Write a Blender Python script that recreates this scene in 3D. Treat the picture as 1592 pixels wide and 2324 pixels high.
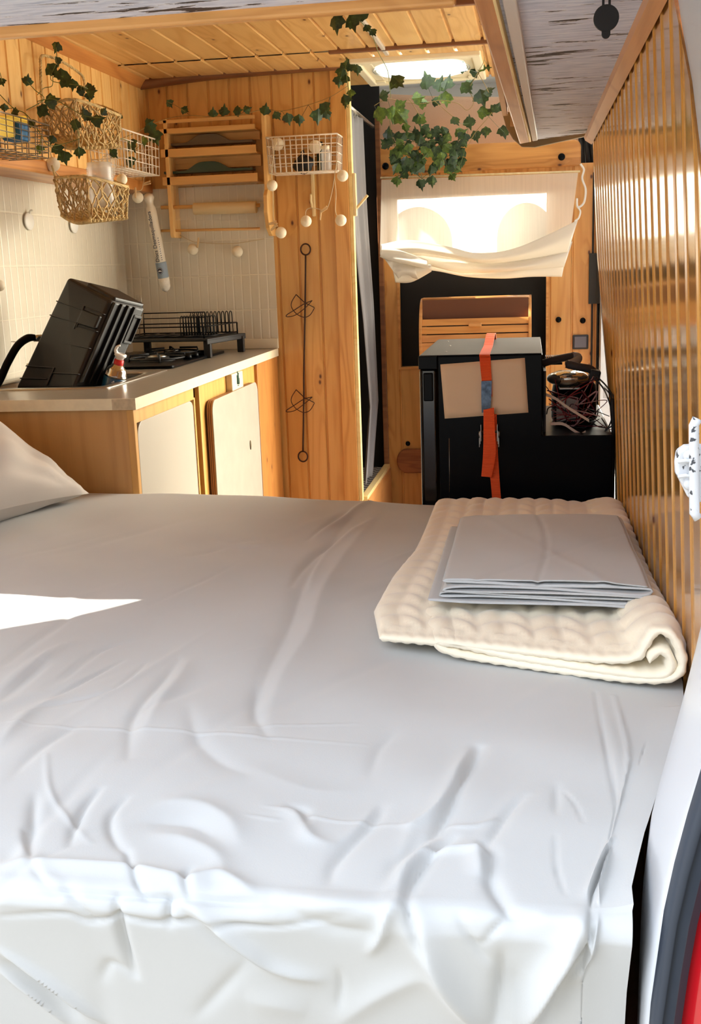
import bpy, bmesh, math, random
import numpy as np
from mathutils import Vector, Matrix, noise as mnoise
random.seed(7)
for o in list(bpy.data.objects): bpy.data.objects.remove(o)
SC = bpy.context.scene; COL = SC.collection
# ------------------------------------------------------------------ camera
CH = 1.30                     # camera height above the van floor
FPX = 2500.0
AX = np.array([[0.98687046, 0.00148527, -0.16150693],
               [0.15786423, -0.22023985, 0.96258677],
               [-0.03414056, -0.97544462, -0.21758268]])
cd = bpy.data.cameras.new('camera'); cam = bpy.data.objects.new('camera', cd); COL.objects.link(cam)
cd.sensor_fit = 'VERTICAL'; cd.sensor_height = 36.0; cd.sensor_width = 36.0*1592/2324
cd.lens = 36.0*FPX/2324; cd.clip_start = 0.02; cd.clip_end = 200
m = Matrix.Identity(4)
for i in range(3):
    m[i][0] = AX[i][0]; m[i][1] = -AX[i][1]; m[i][2] = -AX[i][2]
m[2][3] = CH
cam.matrix_world = m
SC.camera = cam
# ------------------------------------------------------------------ exposure
SC.view_settings.view_transform = 'Standard'; SC.view_settings.look = 'None'
SC.view_settings.gamma = 1.0; SC.view_settings.use_curve_mapping = False
SC.view_settings.exposure = 1.14
# ------------------------------------------------------------------ sky
SKY_BACK_LOW, SKY_BACK_HIGH = (.30, .31, .33, 1), (2.3, 2.56, 2.95, 1)      # open shade behind the van
SKY_FRONT_LOW, SKY_FRONT_HIGH = (9.2, 8.5, 7.0, 1), (8.2, 7.7, 6.5, 1)    # warm bright sky ahead
SKY_ZENITH = (1.0, 1.06, 1.16, 1)
wd = bpy.data.worlds.new('sky'); SC.world = wd; wd.use_nodes = True
nt = wd.node_tree; nt.nodes.clear()
tc = nt.nodes.new('ShaderNodeTexCoord'); sp = nt.nodes.new('ShaderNodeSeparateXYZ')
nt.links.new(tc.outputs['Generated'], sp.inputs[0])
def _mr(sock, a, b):
    r = nt.nodes.new('ShaderNodeMapRange'); r.interpolation_type = 'SMOOTHSTEP'; r.inputs[1].default_value = a; r.inputs[2].default_value = b
    nt.links.new(sock, r.inputs[0]); return r.outputs[0]
def _mix(f, a, b):
    x = nt.nodes.new('ShaderNodeMix'); x.data_type = 'RGBA'; nt.links.new(f, x.inputs[0])
    for i, q in ((6, a), (7, b)):
        if isinstance(q, tuple): x.inputs[i].default_value = q
        else: nt.links.new(q, x.inputs[i])
    return x.outputs[2]
fy = _mr(sp.outputs['Y'], -0.15, 0.55); fz = _mr(sp.outputs['Z'], 0.16, 0.58); fzen = _mr(sp.outputs['Z'], 0.66, 0.95)
back = _mix(fzen, _mix(fz, SKY_BACK_LOW, SKY_BACK_HIGH), SKY_ZENITH); front = _mix(fz, SKY_FRONT_LOW, SKY_FRONT_HIGH)
shade = _mix(_mr(sp.outputs['X'], -0.5, 0.45), (1.15, 1.15, 1.15, 1), (.26, .26, .27, 1))     # back sky dimmed towards the right for side light, nothing stands there
ml = nt.nodes.new('ShaderNodeMix'); ml.data_type = 'RGBA'; ml.blend_type = 'MULTIPLY'; ml.inputs[0].default_value = 1
nt.links.new(back, ml.inputs[6]); nt.links.new(shade, ml.inputs[7])
rmp_out = _mix(fy, ml.outputs[2], front)
bg = nt.nodes.new('ShaderNodeBackground'); bg.inputs[1].default_value = 1.0
nt.links.new(rmp_out, bg.inputs[0])
wo = nt.nodes.new('ShaderNodeOutputWorld'); nt.links.new(bg.outputs[0], wo.inputs[0])
# ------------------------------------------------------------------ sun
SUN_D = Vector((0.80, -0.02, -0.60)).normalized()
sl = bpy.data.lights.new('sun', 'SUN'); sl.energy = 9.0; sl.angle = 0.009; sl.color = (1, .95, .84)
so = bpy.data.objects.new('sun', sl); COL.objects.link(so)
so.rotation_euler = SUN_D.to_track_quat('-Z', 'Y').to_euler(); so.location = (-6, 2, 6)

# ------------------------------------------------------------------ geometry helpers
BED, CTOP, CEIL, PAN, YP, YB = 0.68, 0.969, 2.08, 1.65, 4.64, 5.5
def ray(px, py):
    return Vector((AX @ np.array([px-796.0, py-1162.0, FPX])).tolist())
def PY(px, py, y):
    r = ray(px, py); r = r*(y/r.y); r.z += CH; return r
def PZ(px, py, z):
    r = ray(px, py); r = r*((z-CH)/r.z); r.z += CH; return r
def PX(px, py, x):
    r = ray(px, py); r = r*(x/r.x); r.z += CH; return r

class MB:
    def __init__(s): s.v = []; s.f = []; s.m = []; s.sm = []; s.cm = 0; s.cs = False
    def add(s, vs, fs):
        b = len(s.v); s.v += [tuple(v) for v in vs]
        for f in fs: s.f.append([b+i for i in f]); s.m.append(s.cm); s.sm.append(s.cs)
        return s
    def box(s, x0, x1, y0, y1, z0, z1):
        v = [(x0,y0,z0),(x1,y0,z0),(x1,y1,z0),(x0,y1,z0),(x0,y0,z1),(x1,y0,z1),(x1,y1,z1),(x0,y1,z1)]
        return s.add(v, [(0,3,2,1),(4,5,6,7),(0,1,5,4),(1,2,6,5),(2,3,7,6),(3,0,4,7)])
    def obox(s, c, ax, ay, az):      # centre + half axes
        c = Vector(c); ax = Vector(ax); ay = Vector(ay); az = Vector(az); v = []
        for k in (-1, 1):
            for i, j in ((-1,-1),(1,-1),(1,1),(-1,1)): v.append(c+ax*i+ay*j+az*k)
        return s.add(v, [(0,3,2,1),(4,5,6,7),(0,1,5,4),(1,2,6,5),(2,3,7,6),(3,0,4,7)])
    def prism(s, poly, d):           # polygon (3D points) pushed along d
        n = len(poly); d = Vector(d); a = [Vector(p) for p in poly]; b = [p+d for p in a]
        return s.add(a+b, [tuple(range(n))[::-1], tuple(range(n, 2*n))] + [(i, (i+1) % n, n+(i+1) % n, n+i) for i in range(n)])
    def frame(s, outer, inner, d):   # ring between two polygons of equal count
        n = len(outer); d = Vector(d); o = [Vector(p) for p in outer]; i_ = [Vector(p) for p in inner]
        v = o+i_+[p+d for p in o]+[p+d for p in i_]; f = []
        for k in range(n):
            j = (k+1) % n
            f += [(k, j, n+j, n+k), (2*n+k, 3*n+k, 3*n+j, 2*n+j), (k, 2*n+k, 2*n+j, j), (n+k, n+j, 3*n+j, 3*n+k)]
        return s.add(v, f)
    def tube(s, pts, r, n=8, closed=False, caps=True, flat=1.0):
        pts = [Vector(p) for p in pts]; N = len(pts)
        if N < 2: return s
        rs = r if isinstance(r, (list, tuple)) else [r]*N
        vs = []; up = None
        for i, p in enumerate(pts):
            if closed: t = pts[(i+1) % N]-pts[i-1]
            else: t = pts[min(i+1, N-1)]-pts[max(i-1, 0)]
            if t.length < 1e-9: t = Vector((0,0,1))
            t.normalize()
            if up is None:
                up = Vector((0,0,1)) if abs(t.z) < .9 else Vector((0,1,0))
            u = (up - t*up.dot(t))
            if u.length < 1e-6: u = t.orthogonal()
            u.normalize(); w = t.cross(u); up = u
            for k in range(n):
                a = 2*math.pi*k/n
                vs.append(p+u*math.cos(a)*rs[i]+w*math.sin(a)*rs[i]*flat)
        fs = []
        for i in range(N if closed else N-1):
            j = (i+1) % N
            for k in range(n): fs.append((i*n+k, j*n+k, j*n+(k+1) % n, i*n+(k+1) % n))
        if caps and not closed:
            fs.append(tuple(range(n))); fs.append(tuple(range((N-1)*n, N*n))[::-1])
        o = s.cs; s.cs = True; s.add(vs, fs); s.cs = o
        return s
    def lathe(s, c, prof, axis=(0,0,1), n=24):   # prof: (radius, height)
        c = Vector(c); a = Vector(axis).normalized(); u = a.orthogonal().normalized(); w = a.cross(u); vs = []; fs = []
        for r, h in prof:
            for k in range(n):
                t = 2*math.pi*k/n; vs.append(c+a*h+(u*math.cos(t)+w*math.sin(t))*max(r, 1e-5))
        for i in range(len(prof)-1):
            for k in range(n): fs.append((i*n+k, i*n+(k+1) % n, (i+1)*n+(k+1) % n, (i+1)*n+k))
        fs.append(tuple(range(n))[::-1]); fs.append(tuple(range((len(prof)-1)*n, len(prof)*n)))
        o = s.cs; s.cs = True; s.add(vs, fs); s.cs = o
        return s
    def sphere(s, c, r, n=16, m_=10, sc=(1,1,1)):
        prof = [(r*math.sin(math.pi*i/m_), -r*math.cos(math.pi*i/m_)) for i in range(m_+1)]
        b = len(s.v); s.lathe((0,0,0), prof, n=n)
        c = Vector(c)
        for i in range(b, len(s.v)):
            v = s.v[i]; s.v[i] = (c.x+v[0]*sc[0], c.y+v[1]*sc[1], c.z+v[2]*sc[2])
        return s
    def grid(s, rows, wrap=False):
        R_ = len(rows); C_ = len(rows[0]); vs = [p for r in rows for p in r]; fs = []
        for i in range(R_-1):
            for j in range(C_ if wrap else C_-1):
                k = (j+1) % C_; fs.append((i*C_+j, i*C_+k, (i+1)*C_+k, (i+1)*C_+j))
        return s.add(vs, fs)
    def build(s, name, mat, parent=None, bevel=0, smooth=None, solid=0, seg=2, sub=0):
        me = bpy.data.meshes.new(name); loc = Vector((0,0,0))
        if parent is not None: loc = Vector(parent.get('_b', (0,0,0)))
        me.from_pydata([(v[0]-loc.x, v[1]-loc.y, v[2]-loc.z) for v in s.v], [], s.f)
        for q in (mat if isinstance(mat, (list, tuple)) else [mat]): me.materials.append(q)
        for i, p in enumerate(me.polygons):
            p.material_index = s.m[i]; p.use_smooth = s.sm[i] if smooth is None else smooth
        me.update(); bm = bmesh.new(); bm.from_mesh(me); bmesh.ops.recalc_face_normals(bm, faces=bm.faces); bm.to_mesh(me); bm.free()
        o = bpy.data.objects.new(name, me); COL.objects.link(o)
        if parent is not None: o.parent = parent; o['_b'] = tuple(loc)
        if solid:
            q = o.modifiers.new('solid', 'SOLIDIFY'); q.thickness = solid; q.offset = 0
        if bevel:
            q = o.modifiers.new('bevel', 'BEVEL'); q.width = bevel; q.segments = seg; q.limit_method = 'ANGLE'; q.angle_limit = .6
        if sub:
            q = o.modifiers.new('sub', 'SUBSURF'); q.levels = sub; q.render_levels = sub
        return o
def thing(name, label, cat, loc=(0,0,0), group=None):
    o = bpy.data.objects.new(name, None); COL.objects.link(o); o.location = loc; o.empty_display_size = .05
    o['_b'] = tuple(loc); o['label'] = label; o['category'] = cat
    if group: o['group'] = group
    return o
def tag(o, label, cat, group=None):
    o['label'] = label; o['category'] = cat
    if group: o['group'] = group
    return o
def recentre(o):                 # put a lone mesh's origin at its base
    if o.type != 'MESH' or o.parent: return o
    vs = [v.co for v in o.data.vertices]
    c = Vector(((min(v.x for v in vs)+max(v.x for v in vs))/2, (min(v.y for v in vs)+max(v.y for v in vs))/2, min(v.z for v in vs)))
    o.data.transform(Matrix.Translation(-c)); o.location = c; return o
def single(mb, name, mat, label, cat, group=None, **kw):
    return tag(recentre(mb.build(name, mat, **kw)), label, cat, group)
def struct(mb, name, mat, label=None, cat='wall', **kw):
    o = mb.build(name, mat, **kw); o['kind'] = 'structure'
    o['label'] = label or name; o['category'] = cat; return o
def lerp(a, b, t): return a+(b-a)*t
def bez(pts, n=8):               # catmull-rom through points
    pts = [Vector(p) for p in pts]; out = []
    for i in range(len(pts)-1):
        p0 = pts[max(i-1, 0)]; p1 = pts[i]; p2 = pts[i+1]; p3 = pts[min(i+2, len(pts)-1)]
        for k in range(n):
            t = k/n
            out.append(.5*((2*p1)+(p2-p0)*t+(2*p0-5*p1+4*p2-p3)*t*t+(3*p1-p0-3*p2+p3)*t**3))
    out.append(pts[-1]); return out
def interp(x, xs, ys): return float(np.interp(x, xs, ys))

# ------------------------------------------------------------------ materials
def rgb(r, g, b):
    f = lambda c: ((c/255+.055)/1.055)**2.4 if c > 10 else c/255/12.92
    return (f(r), f(g), f(b), 1)
def newmat(name):
    q = bpy.data.materials.new(name); q.use_nodes = True; n = q.node_tree
    return q, n, n.nodes['Principled BSDF']
def N(n, t, **kw):
    x = n.nodes.new(t)
    for k, v in kw.items(): setattr(x, k, v)
    return x
def M(n, op, a, b=None, c=None, clamp=False):
    x = n.nodes.new('ShaderNodeMath'); x.operation = op; x.use_clamp = clamp
    for i, q in enumerate((a, b, c)):
        if q is None: continue
        if isinstance(q, (int, float)): x.inputs[i].default_value = q
        else: n.links.new(q, x.inputs[i])
    return x.outputs[0]
def mixc(n, f, a, b, mode='MIX'):
    x = n.nodes.new('ShaderNodeMix'); x.data_type = 'RGBA'; x.blend_type = mode
    for i, q in ((0, f), (6, a), (7, b)):
        if isinstance(q, (int, float)): x.inputs[i].default_value = q
        elif isinstance(q, tuple): x.inputs[i].default_value = q
        else: n.links.new(q, x.inputs[i])
    return x.outputs[2]
def ramp(n, f, stops):
    x = n.nodes.new('ShaderNodeValToRGB'); e = x.color_ramp.elements
    while len(e) < len(stops): e.new(.5)
    for i, (p, c) in enumerate(stops):
        e[i].position = p; e[i].color = c if isinstance(c, tuple) else (c, c, c, 1)
    n.links.new(f, x.inputs[0]); return x.outputs[0]
def noise(n, vec, scale, detail=3, rough=.5, dist=0):
    x = n.nodes.new('ShaderNodeTexNoise'); x.inputs['Scale'].default_value = scale; x.inputs['Detail'].default_value = detail
    x.inputs['Roughness'].default_value = rough; x.inputs['Distortion'].default_value = dist
    if vec is not None: n.links.new(vec, x.inputs['Vector'])
    return x.outputs[0]
def comb(n, x, y, z):
    c = n.nodes.new('ShaderNodeCombineXYZ')
    for i, q in enumerate((x, y, z)):
        if isinstance(q, (int, float)): c.inputs[i].default_value = q
        else: n.links.new(q, c.inputs[i])
    return c.outputs[0]
def bump(n, b, h, strength=.3, dist=.01):
    x = n.nodes.new('ShaderNodeBump'); x.inputs['Strength'].default_value = strength; x.inputs['Distance'].default_value = dist
    n.links.new(h, x.inputs['Height']); n.links.new(x.outputs[0], b.inputs['Normal']); return x
def plain(name, col, rough=.5, metal=0, var=0, vscale=8, bmp=0, bscale=60, coat=0, sheen=0, trans=0, emit=0, spec=.5, alpha=1, bdist=.003):
    q, n, b = newmat(name); b.inputs['Base Color'].default_value = col; b.inputs['Roughness'].default_value = rough
    b.inputs['Metallic'].default_value = metal; b.inputs['Coat Weight'].default_value = coat; b.inputs['Coat Roughness'].default_value = .08
    b.inputs['Sheen Weight'].default_value = sheen; b.inputs['Specular IOR Level'].default_value = spec
    b.inputs['Transmission Weight'].default_value = trans; b.inputs['Alpha'].default_value = alpha
    tcn = N(n, 'ShaderNodeTexCoord')
    if var:
        v = noise(n, tcn.outputs['Object'], vscale, 4)
        dk = tuple(c*(1-var) for c in col[:3])+(1,); lt = tuple(min(1, c*(1+var*.6)) for c in col[:3])+(1,)
        n.links.new(ramp(n, v, [(.3, dk), (.7, lt)]), b.inputs['Base Color'])
    if bmp: bump(n, b, noise(n, tcn.outputs['Object'], bscale, 3), bmp, bdist)
    if emit:
        b.inputs['Emission Color'].default_value = col; b.inputs['Emission Strength'].default_value = emit
    return q
def pine(name, along, across, w, off=0, light=(229,170,98), dark=(178,112,48), knot=(92,44,16), rough=.42, coat=.3, knots=.45, gs=1.0, sat=1.0):
    """along / across: axis index 0..2; w: board width"""
    q, n, b = newmat(name); tcn = N(n, 'ShaderNodeTexCoord'); sx = N(n, 'ShaderNodeSeparateXYZ')
    n.links.new(tcn.outputs['Object'], sx.inputs[0])
    a = sx.outputs[along]; c = sx.outputs[across]; o = sx.outputs[3-along-across]
    idx = M(n, 'FLOOR', M(n, 'DIVIDE', M(n, 'SUBTRACT', c, off), w))
    wn = N(n, 'ShaderNodeTexWhiteNoise', noise_dimensions='1D'); n.links.new(idx, wn.inputs['W']); rnd = wn.outputs['Value']
    sh = M(n, 'MULTIPLY', rnd, 37.0)
    # knots
    kv = comb(n, M(n, 'MULTIPLY', c, 11*gs), M(n, 'ADD', M(n, 'MULTIPLY', a, 6*gs), sh), 0)
    vo = N(n, 'ShaderNodeTexVoronoi', feature='F1', voronoi_dimensions='2D'); vo.inputs['Scale'].default_value = 1; n.links.new(kv, vo.inputs['Vector'])
    sel = N(n, 'ShaderNodeSeparateColor'); n.links.new(vo.outputs['Color'], sel.inputs[0])
    kon = M(n, 'LESS_THAN', sel.outputs[0], knots)
    kd = M(n, 'ADD', vo.outputs['Distance'], M(n, 'MULTIPLY', M(n, 'SUBTRACT', 1, kon), 3))
    near = M(n, 'SUBTRACT', 1, M(n, 'MULTIPLY', kd, 2.2), clamp=True)
    # grain
    gv = comb(n, M(n, 'MULTIPLY', c, 7*gs), M(n, 'ADD', M(n, 'MULTIPLY', a, .75*gs), sh), M(n, 'MULTIPLY', o, 3))
    g1 = noise(n, gv, 1.0, 2, .45, .3)
    ph = M(n, 'ADD', M(n, 'MULTIPLY', g1, 62), M(n, 'MULTIPLY', near, 6))
    ring = M(n, 'POWER', M(n, 'ADD', M(n, 'MULTIPLY', M(n, 'SINE', ph), .5), .5), 2.0)
    fv = comb(n, M(n, 'MULTIPLY', c, 260*gs), M(n, 'ADD', M(n, 'MULTIPLY', a, 6), sh), M(n, 'MULTIPLY', o, 90))
    fine = noise(n, fv, 1.0, 3, .6)
    t = M(n, 'ADD', M(n, 'MULTIPLY', ring, .30), M(n, 'MULTIPLY', fine, .45))
    t = M(n, 'ADD', t, M(n, 'MULTIPLY', M(n, 'SUBTRACT', rnd, .5), .45), clamp=True)
    colr = ramp(n, t, [(.1, rgb(*light)), (.55, rgb(*[lerp(x, y, .5) for x, y in zip(light, dark)])), (.98, rgb(*dark))])
    kn = M(n, 'SUBTRACT', 1, M(n, 'MULTIPLY', M(n, 'SUBTRACT', kd, .028), 20), clamp=True)
    halo = M(n, 'MULTIPLY', M(n, 'POWER', near, 3.0), .45)
    colr = mixc(n, halo, colr, rgb(*[lerp(x, y, .35) for x, y in zip(dark, knot)]))
    colr = mixc(n, kn, colr, rgb(*knot))
    n.links.new(colr, b.inputs['Base Color'])
    b.inputs['Roughness'].default_value = rough; b.inputs['Coat Weight'].default_value = coat; b.inputs['Coat Roughness'].default_value = .12
    bump(n, b, t, .12, .002)
    return q
# wood of the lining
m_part = pine('pine_partition', 2, 0, .088, -1.75, (228,178,104), (198,138,68), knots=.3)
m_lwall = pine('pine_left_wall', 2, 1, .098, 3.0, (252,208,132), (222,162,86), knots=.25)
m_ceil = pine('pine_ceiling', 1, 0, .105, -1.75, (234,190,122), (200,146,80), knots=.2)
m_bulk = pine('pine_bulkhead', 2, 0, .105, -.75, (232,176,102), (196,132,60), knots=.18)
m_rwall = pine('varnished_pine_right_wall', 2, 1, .1, .9, (212,156,78), (164,106,42), knots=.06, rough=.14, coat=1.0)
m_bx = pine('pine_lengthwise', 0, 2, .11, 0, (230,168,96), (184,118,52), knots=.12)
m_by = pine('pine_depthwise', 1, 0, .2, .0, (228,160,92), (184,112,56), knots=.05)
m_bz = pine('pine_upright', 2, 0, .12, .0, (234,178,104), (188,122,52), knots=.08)
m_dk = pine('brown_moulding', 0, 2, .3, .0, (150,98,60), (104,62,36), knots=0)
m_ledge = pine('pine_ledge', 1, 2, .2, 0, (226,158,86), (176,106,46), knots=.05)
m_raw = pine('pale_raw_pine', 1, 2, .5, 0, (246,222,160), (226,190,116), knots=0, coat=0, rough=.6)
m_ply = plain('birch_plywood', rgb(214,162,96), .5, var=.16, vscale=3, coat=.1)
m_black = plain('black_gloss', rgb(6,8,12), .3, coat=0, spec=.12)
m_blackm = plain('black_matt', rgb(20,20,22), .55)
m_white = plain('white_paint', rgb(206,209,213), .3, coat=.2)
m_cream = plain('cream_plastic', rgb(240,230,205), .35)
m_metal = plain('chrome', rgb(200,198,190), .18, metal=1)
m_steel = plain('brushed_steel', rgb(176,172,165), .32, metal=1)
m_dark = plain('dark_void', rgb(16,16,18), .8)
m_iron = plain('brown_iron', rgb(62,34,24), .5, metal=.3)
# ================================================================== structure
def boards(name, mat, cs, w, off, P, a0, a1, na=1, label=None, groove=.006, depth=.007, cat='wall', extra=None):
    """P(c, a, d) -> point; c runs across the boards, a along them, d is the depth of the groove"""
    c0, c1 = cs; xs = [(c0, 0)]; k = math.floor((c0-off)/w)
    while True:
        s = off+k*w
        if s > c1: break
        for dc, d in ((-groove, 0), (-groove*.45, depth), (groove*.45, depth), (groove, 0)) + (extra or ()):
            if c0 < s+dc < c1: xs.append((s+dc, d))
        k += 1
    xs.append((c1, 0)); xs.sort()
    f0 = a0 if callable(a0) else (lambda c: a0); f1 = a1 if callable(a1) else (lambda c: a1)
    mb = MB(); mb.grid([[P(c, lerp(f0(c), f1(c), j/na), d) for c, d in xs] for j in range(na+1)])
    return struct(mb, name, mat, label or name.replace('_', ' '), cat)
# floor, outside ground
mb = MB(); mb.box(-1.75, .32, .95, 7.5, -.06, 0); struct(mb, 'floor', plain('floor_vinyl', rgb(150,120,90), .5), 'camper van floor', 'floor')
mb = MB(); mb.add([(-30,-30,-.6),(30,-30,-.6),(30,40,-.6),(-30,40,-.6)], [(0,1,2,3)]); struct(mb, 'ground', plain('pale_ground', rgb(84,82,78), .9, var=.1, vscale=1), 'pale ground outside the van', 'ground')
mb = MB(); mb.box(.6, 12, 2.2, 14, -.60, -.58); mb.box(-14, -2.2, 4.8, 16, -.60, -.58); struct(mb, 'ground_bounce', plain('pale_bounce_ground', rgb(176,172,162), .9), 'unseen pale ground slabs added to bounce light into the van', 'ground')  # out of view, added to reflect daylight in through the openings
# partition (front of the kitchen)
boards('wall_kitchen_end', m_part, (-1.75, -.735), .088, -1.75, lambda c, a, d: (c, YP+d, a), 0, CEIL+.03, 1, 'knotty pine board partition at the end of the kitchen')
mb = MB(); mb.box(-1.75, -.735, YP+.009, YP+.03, 0, CEIL+.03); struct(mb, 'wall_shower_side', m_ply, 'back of the pine partition')
mb = MB(); mb.box(-.738, -.722, YP-.006, YP+.032, .3, CEIL+.03); struct(mb, 'trim_1', m_raw, 'pale pine edge strip of the partition', 'trim', bevel=.002)
mb = MB(); mb.box(-.80, -.7385, YP-.012, YP-.001, .3, CEIL+.0); struct(mb, 'trim_9', m_bz, 'pine cover strip along the edge of the partition', 'trim', bevel=.002)
# tiles
def tiles(name, a, h0, h1, rot=False):
    q, n, b = newmat(name); tcn = N(n, 'ShaderNodeTexCoord'); sx = N(n, 'ShaderNodeSeparateXYZ'); n.links.new(tcn.outputs['Object'], sx.inputs[0])
    c = sx.outputs[a]; z = sx.outputs[2]
    fc = M(n, 'FRACT', M(n, 'DIVIDE', M(n, 'ADD', c, 3.0), h0)); fz = M(n, 'FRACT', M(n, 'DIVIDE', M(n, 'SUBTRACT', z, CTOP+.02), h1))
    ec = M(n, 'MULTIPLY', M(n, 'ABSOLUTE', M(n, 'SUBTRACT', fc, .5)), h0); ez = M(n, 'MULTIPLY', M(n, 'ABSOLUTE', M(n, 'SUBTRACT', fz, .5)), h1)
    gap = M(n, 'MAXIMUM', M(n, 'GREATER_THAN', ec, h0/2-.0016), M(n, 'GREATER_THAN', ez, h1/2-.0016))
    hgt = M(n, 'MINIMUM', M(n, 'MULTIPLY', M(n, 'SUBTRACT', h0/2, ec), 200, clamp=True), M(n, 'MULTIPLY', M(n, 'SUBTRACT', h1/2, ez), 200, clamp=True))
    v = noise(n, tcn.outputs['Object'], 5, 3)
    base = ramp(n, v, [(.3, rgb(222,213,192)), (.7, rgb(230,222,204))])
    n.links.new(mixc(n, gap, base, rgb(240,232,212)), b.inputs['Base Color'])
    b.inputs['Roughness'].default_value = .28; b.inputs['Coat Weight'].default_value = .3
    bump(n, b, hgt, .5, .002); return q
mb = MB(); mb.box(-1.72, -1.064, YP-.006, YP-.0005, CTOP, 1.645); struct(mb, 'wall_kitchen_tiles', tiles('finger_tiles_a', 0, .0373, .1455), 'cream finger tiles on the end wall above the worktop')
mt2 = tiles('finger_tiles_b', 1, .0485, .175)
mb = MB(); mb.box(-1.76, -1.72, 2.9, YP, 0, 1.65); struct(mb, 'wall_left', mt2, 'cream tiled side wall behind the sink')
boards('wall_left_upper', m_lwall, (2.9, YP), .098, 3.0, lambda c, a, d: (-1.59-d, c, a), 1.64, CEIL+.02, 1, 'vertical pine boards on the left wall above the ledge')
mb = MB(); mb.box(-1.76, -1.598, 2.9, YP, 1.69, CEIL+.05); struct(mb, 'wall_left_backing', m_ply, 'backing of the left boards')
mb = MB(); mb.box(-1.76, -1.572, 2.9, YP-.008, 1.628, 1.672); struct(mb, 'trim_2', m_ledge, 'pine ledge running along the left wall above the tiles', 'trim', bevel=.006)
mb = MB(); mb.box(-1.72, -1.064, YP-.016, YP-.006, CTOP, CTOP+.042); mb.box(-1.72, -1.71, 3.6, YP-.016, CTOP, CTOP+.042)
struct(mb, 'trim_3', m_cream, 'cream upstand at the back of the worktop', 'trim', bevel=.002)
# mouldings at the ceiling
mb = MB(); mb.tube(bez([(-1.60, YP-.02, 2.062), (-1.3, YP-.022, 2.082), (-1.0, YP-.022, 2.088), (-.74, YP-.02, 2.09)]), .024, 8, flat=.8); struct(mb, 'trim_4', m_dk, 'dark brown moulding where the ceiling meets the partition', 'trim')
mb = MB(); mb.prism([(-1.59, 2.9, 2.085), (-1.555, 2.9, 2.085), (-1.572, 2.9, 2.062), (-1.59, 2.9, 2.04)], (0, YP-2.92, 0)); struct(mb, 'trim_5', m_ledge, 'pine moulding between left wall and ceiling', 'trim', bevel=.003)
# ceiling of lengthwise boards
def ceil_piece(name, x0, x1, y0, y1, z=CEIL, lab='pine board ceiling above the kitchen'):
    return boards(name, m_ceil, (x0, x1), .105, -1.75, lambda c, a, d: (c, a, z+d), y0, y1, 1, lab, cat='ceiling', groove=.007, depth=.01)
ceil_piece('ceiling', -1.62, .26, .98, 3.66, CEIL+.012)
ceil_piece('ceiling_middle', -1.62, .26, 3.66, 4.285)
ceil_piece('ceiling_front', -1.62, .26, 4.285, 4.46, CEIL-.004)
ceil_piece('ceiling_left_of_vent', -1.62, -.67, 4.46, 5.08, CEIL-.004); ceil_piece('ceiling_right_of_vent', -.20, .26, 4.46, 5.08, CEIL-.004)
mb = MB(); mb.box(-.67, -.20, 5.0, 5.08, CEIL-.004, CEIL+.03); struct(mb, 'trim_6', m_bx, 'pine board in front of the roof vent', 'trim')
mb = MB(); mb.box(-1.58, .24, 3.645, 3.668, CEIL-.010, CEIL+.02); struct(mb, 'trim_7', m_dk, 'thin brown batten across the ceiling', 'trim', bevel=.003)
mb = MB(); mb.box(-.74, .24, 4.275, 4.296, CEIL-.012, CEIL+.01); struct(mb, 'trim_8', m_dk, 'thin batten across the ceiling before the roof vent', 'trim', bevel=.003)
# outer shell
m_shell = plain('van_body_white', rgb(228,230,232), .3, coat=.5)
mb = MB()
mb.box(-1.8, -.67, .95, 5.1, 2.13, 2.17); mb.box(-.20, .36, .95, 5.1, 2.13, 2.17); mb.box(-.67, -.20, .95, 4.46, 2.13, 2.17); mb.box(-.67, -.20, 5.0, 5.1, 2.13, 2.17)
mb.box(-1.8, .36, 5.1, 7.6, 2.42, 2.46); mb.box(-1.8, .36, 5.08, 5.12, 2.1, 2.46); mb.box(-1.8, .36, 7.56, 7.6, 1.95, 2.46)
struct(mb, 'ceiling_roof', m_shell, 'outer roof of the van', 'roof')
# left side by the bed; unseen opening shaped back from the sun patch
T = Vector((-.72, 1.955, BED+.005)); L_ = Vector((-.945, 1.755, BED+.005))
def back(p, x=-1.74): t = (p.x-x)/SUN_D.x; return p-SUN_D*t
top_dir = Vector((-1, .075, 0)); low_dir = (L_-T).normalized()
q0 = back(T); q1 = back(T+top_dir*.52); q2 = back(T+low_dir*.62)
mb = MB(); out = [(-1.74, .95, 0), (-1.74, 2.9, 0), (-1.74, 2.9, 2.13), (-1.74, .95, 2.13)]
mb.frame(out, [q2, q1, lerp(q1, q0, .97), q0], (-.03, 0, 0)); struct(mb, 'wall_left_rear', m_bz, 'left wall beside the bed with an unseen opening shaped to cast the sun patch')
# right wall: leaning varnished boards, rear edge follows the door opening
def xr(z): return interp(z, [0, .65, 1.16, 1.67, 2.1], [.245, .229, .205, .178, .15])
def flare(y, z): return .034*max(0, (y-2.95)/.55)*min(1, max(0, (1.25-z)/.55))
def yr(z): return interp(z, [0, .60, .72, .95, 1.3, 1.5, 1.66, 2.1], [1.6, 1.56, 1.45, 1.33, 1.30, 1.43, 1.60, 1.75])
mb = MB(); xs = []; y = 1.22
pr = [(0, 0), (.003, .0055), (.006, .0055), (.009, 0), (.030, .0002), (.055, .0003), (.078, .0002), (.084, .0), (.087, -.0022), (.091, -.0022), (.094, 0)]
k = 0
while y < 3.5:
    for dy, d in pr:
        if y+dy <= 3.5: xs.append((y+dy, d))
    y += .1
xs.append((3.5, 0)); rows = []
for z in [0, .5, .6, .66, .72, .8, .95, 1.1, 1.3, 1.4, 1.5, 1.58, 1.66]:
    ye = yr(z); rows.append([(xr(z)+d+flare(max(c, ye), z), max(c, ye), z) for c, d in xs])
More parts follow.
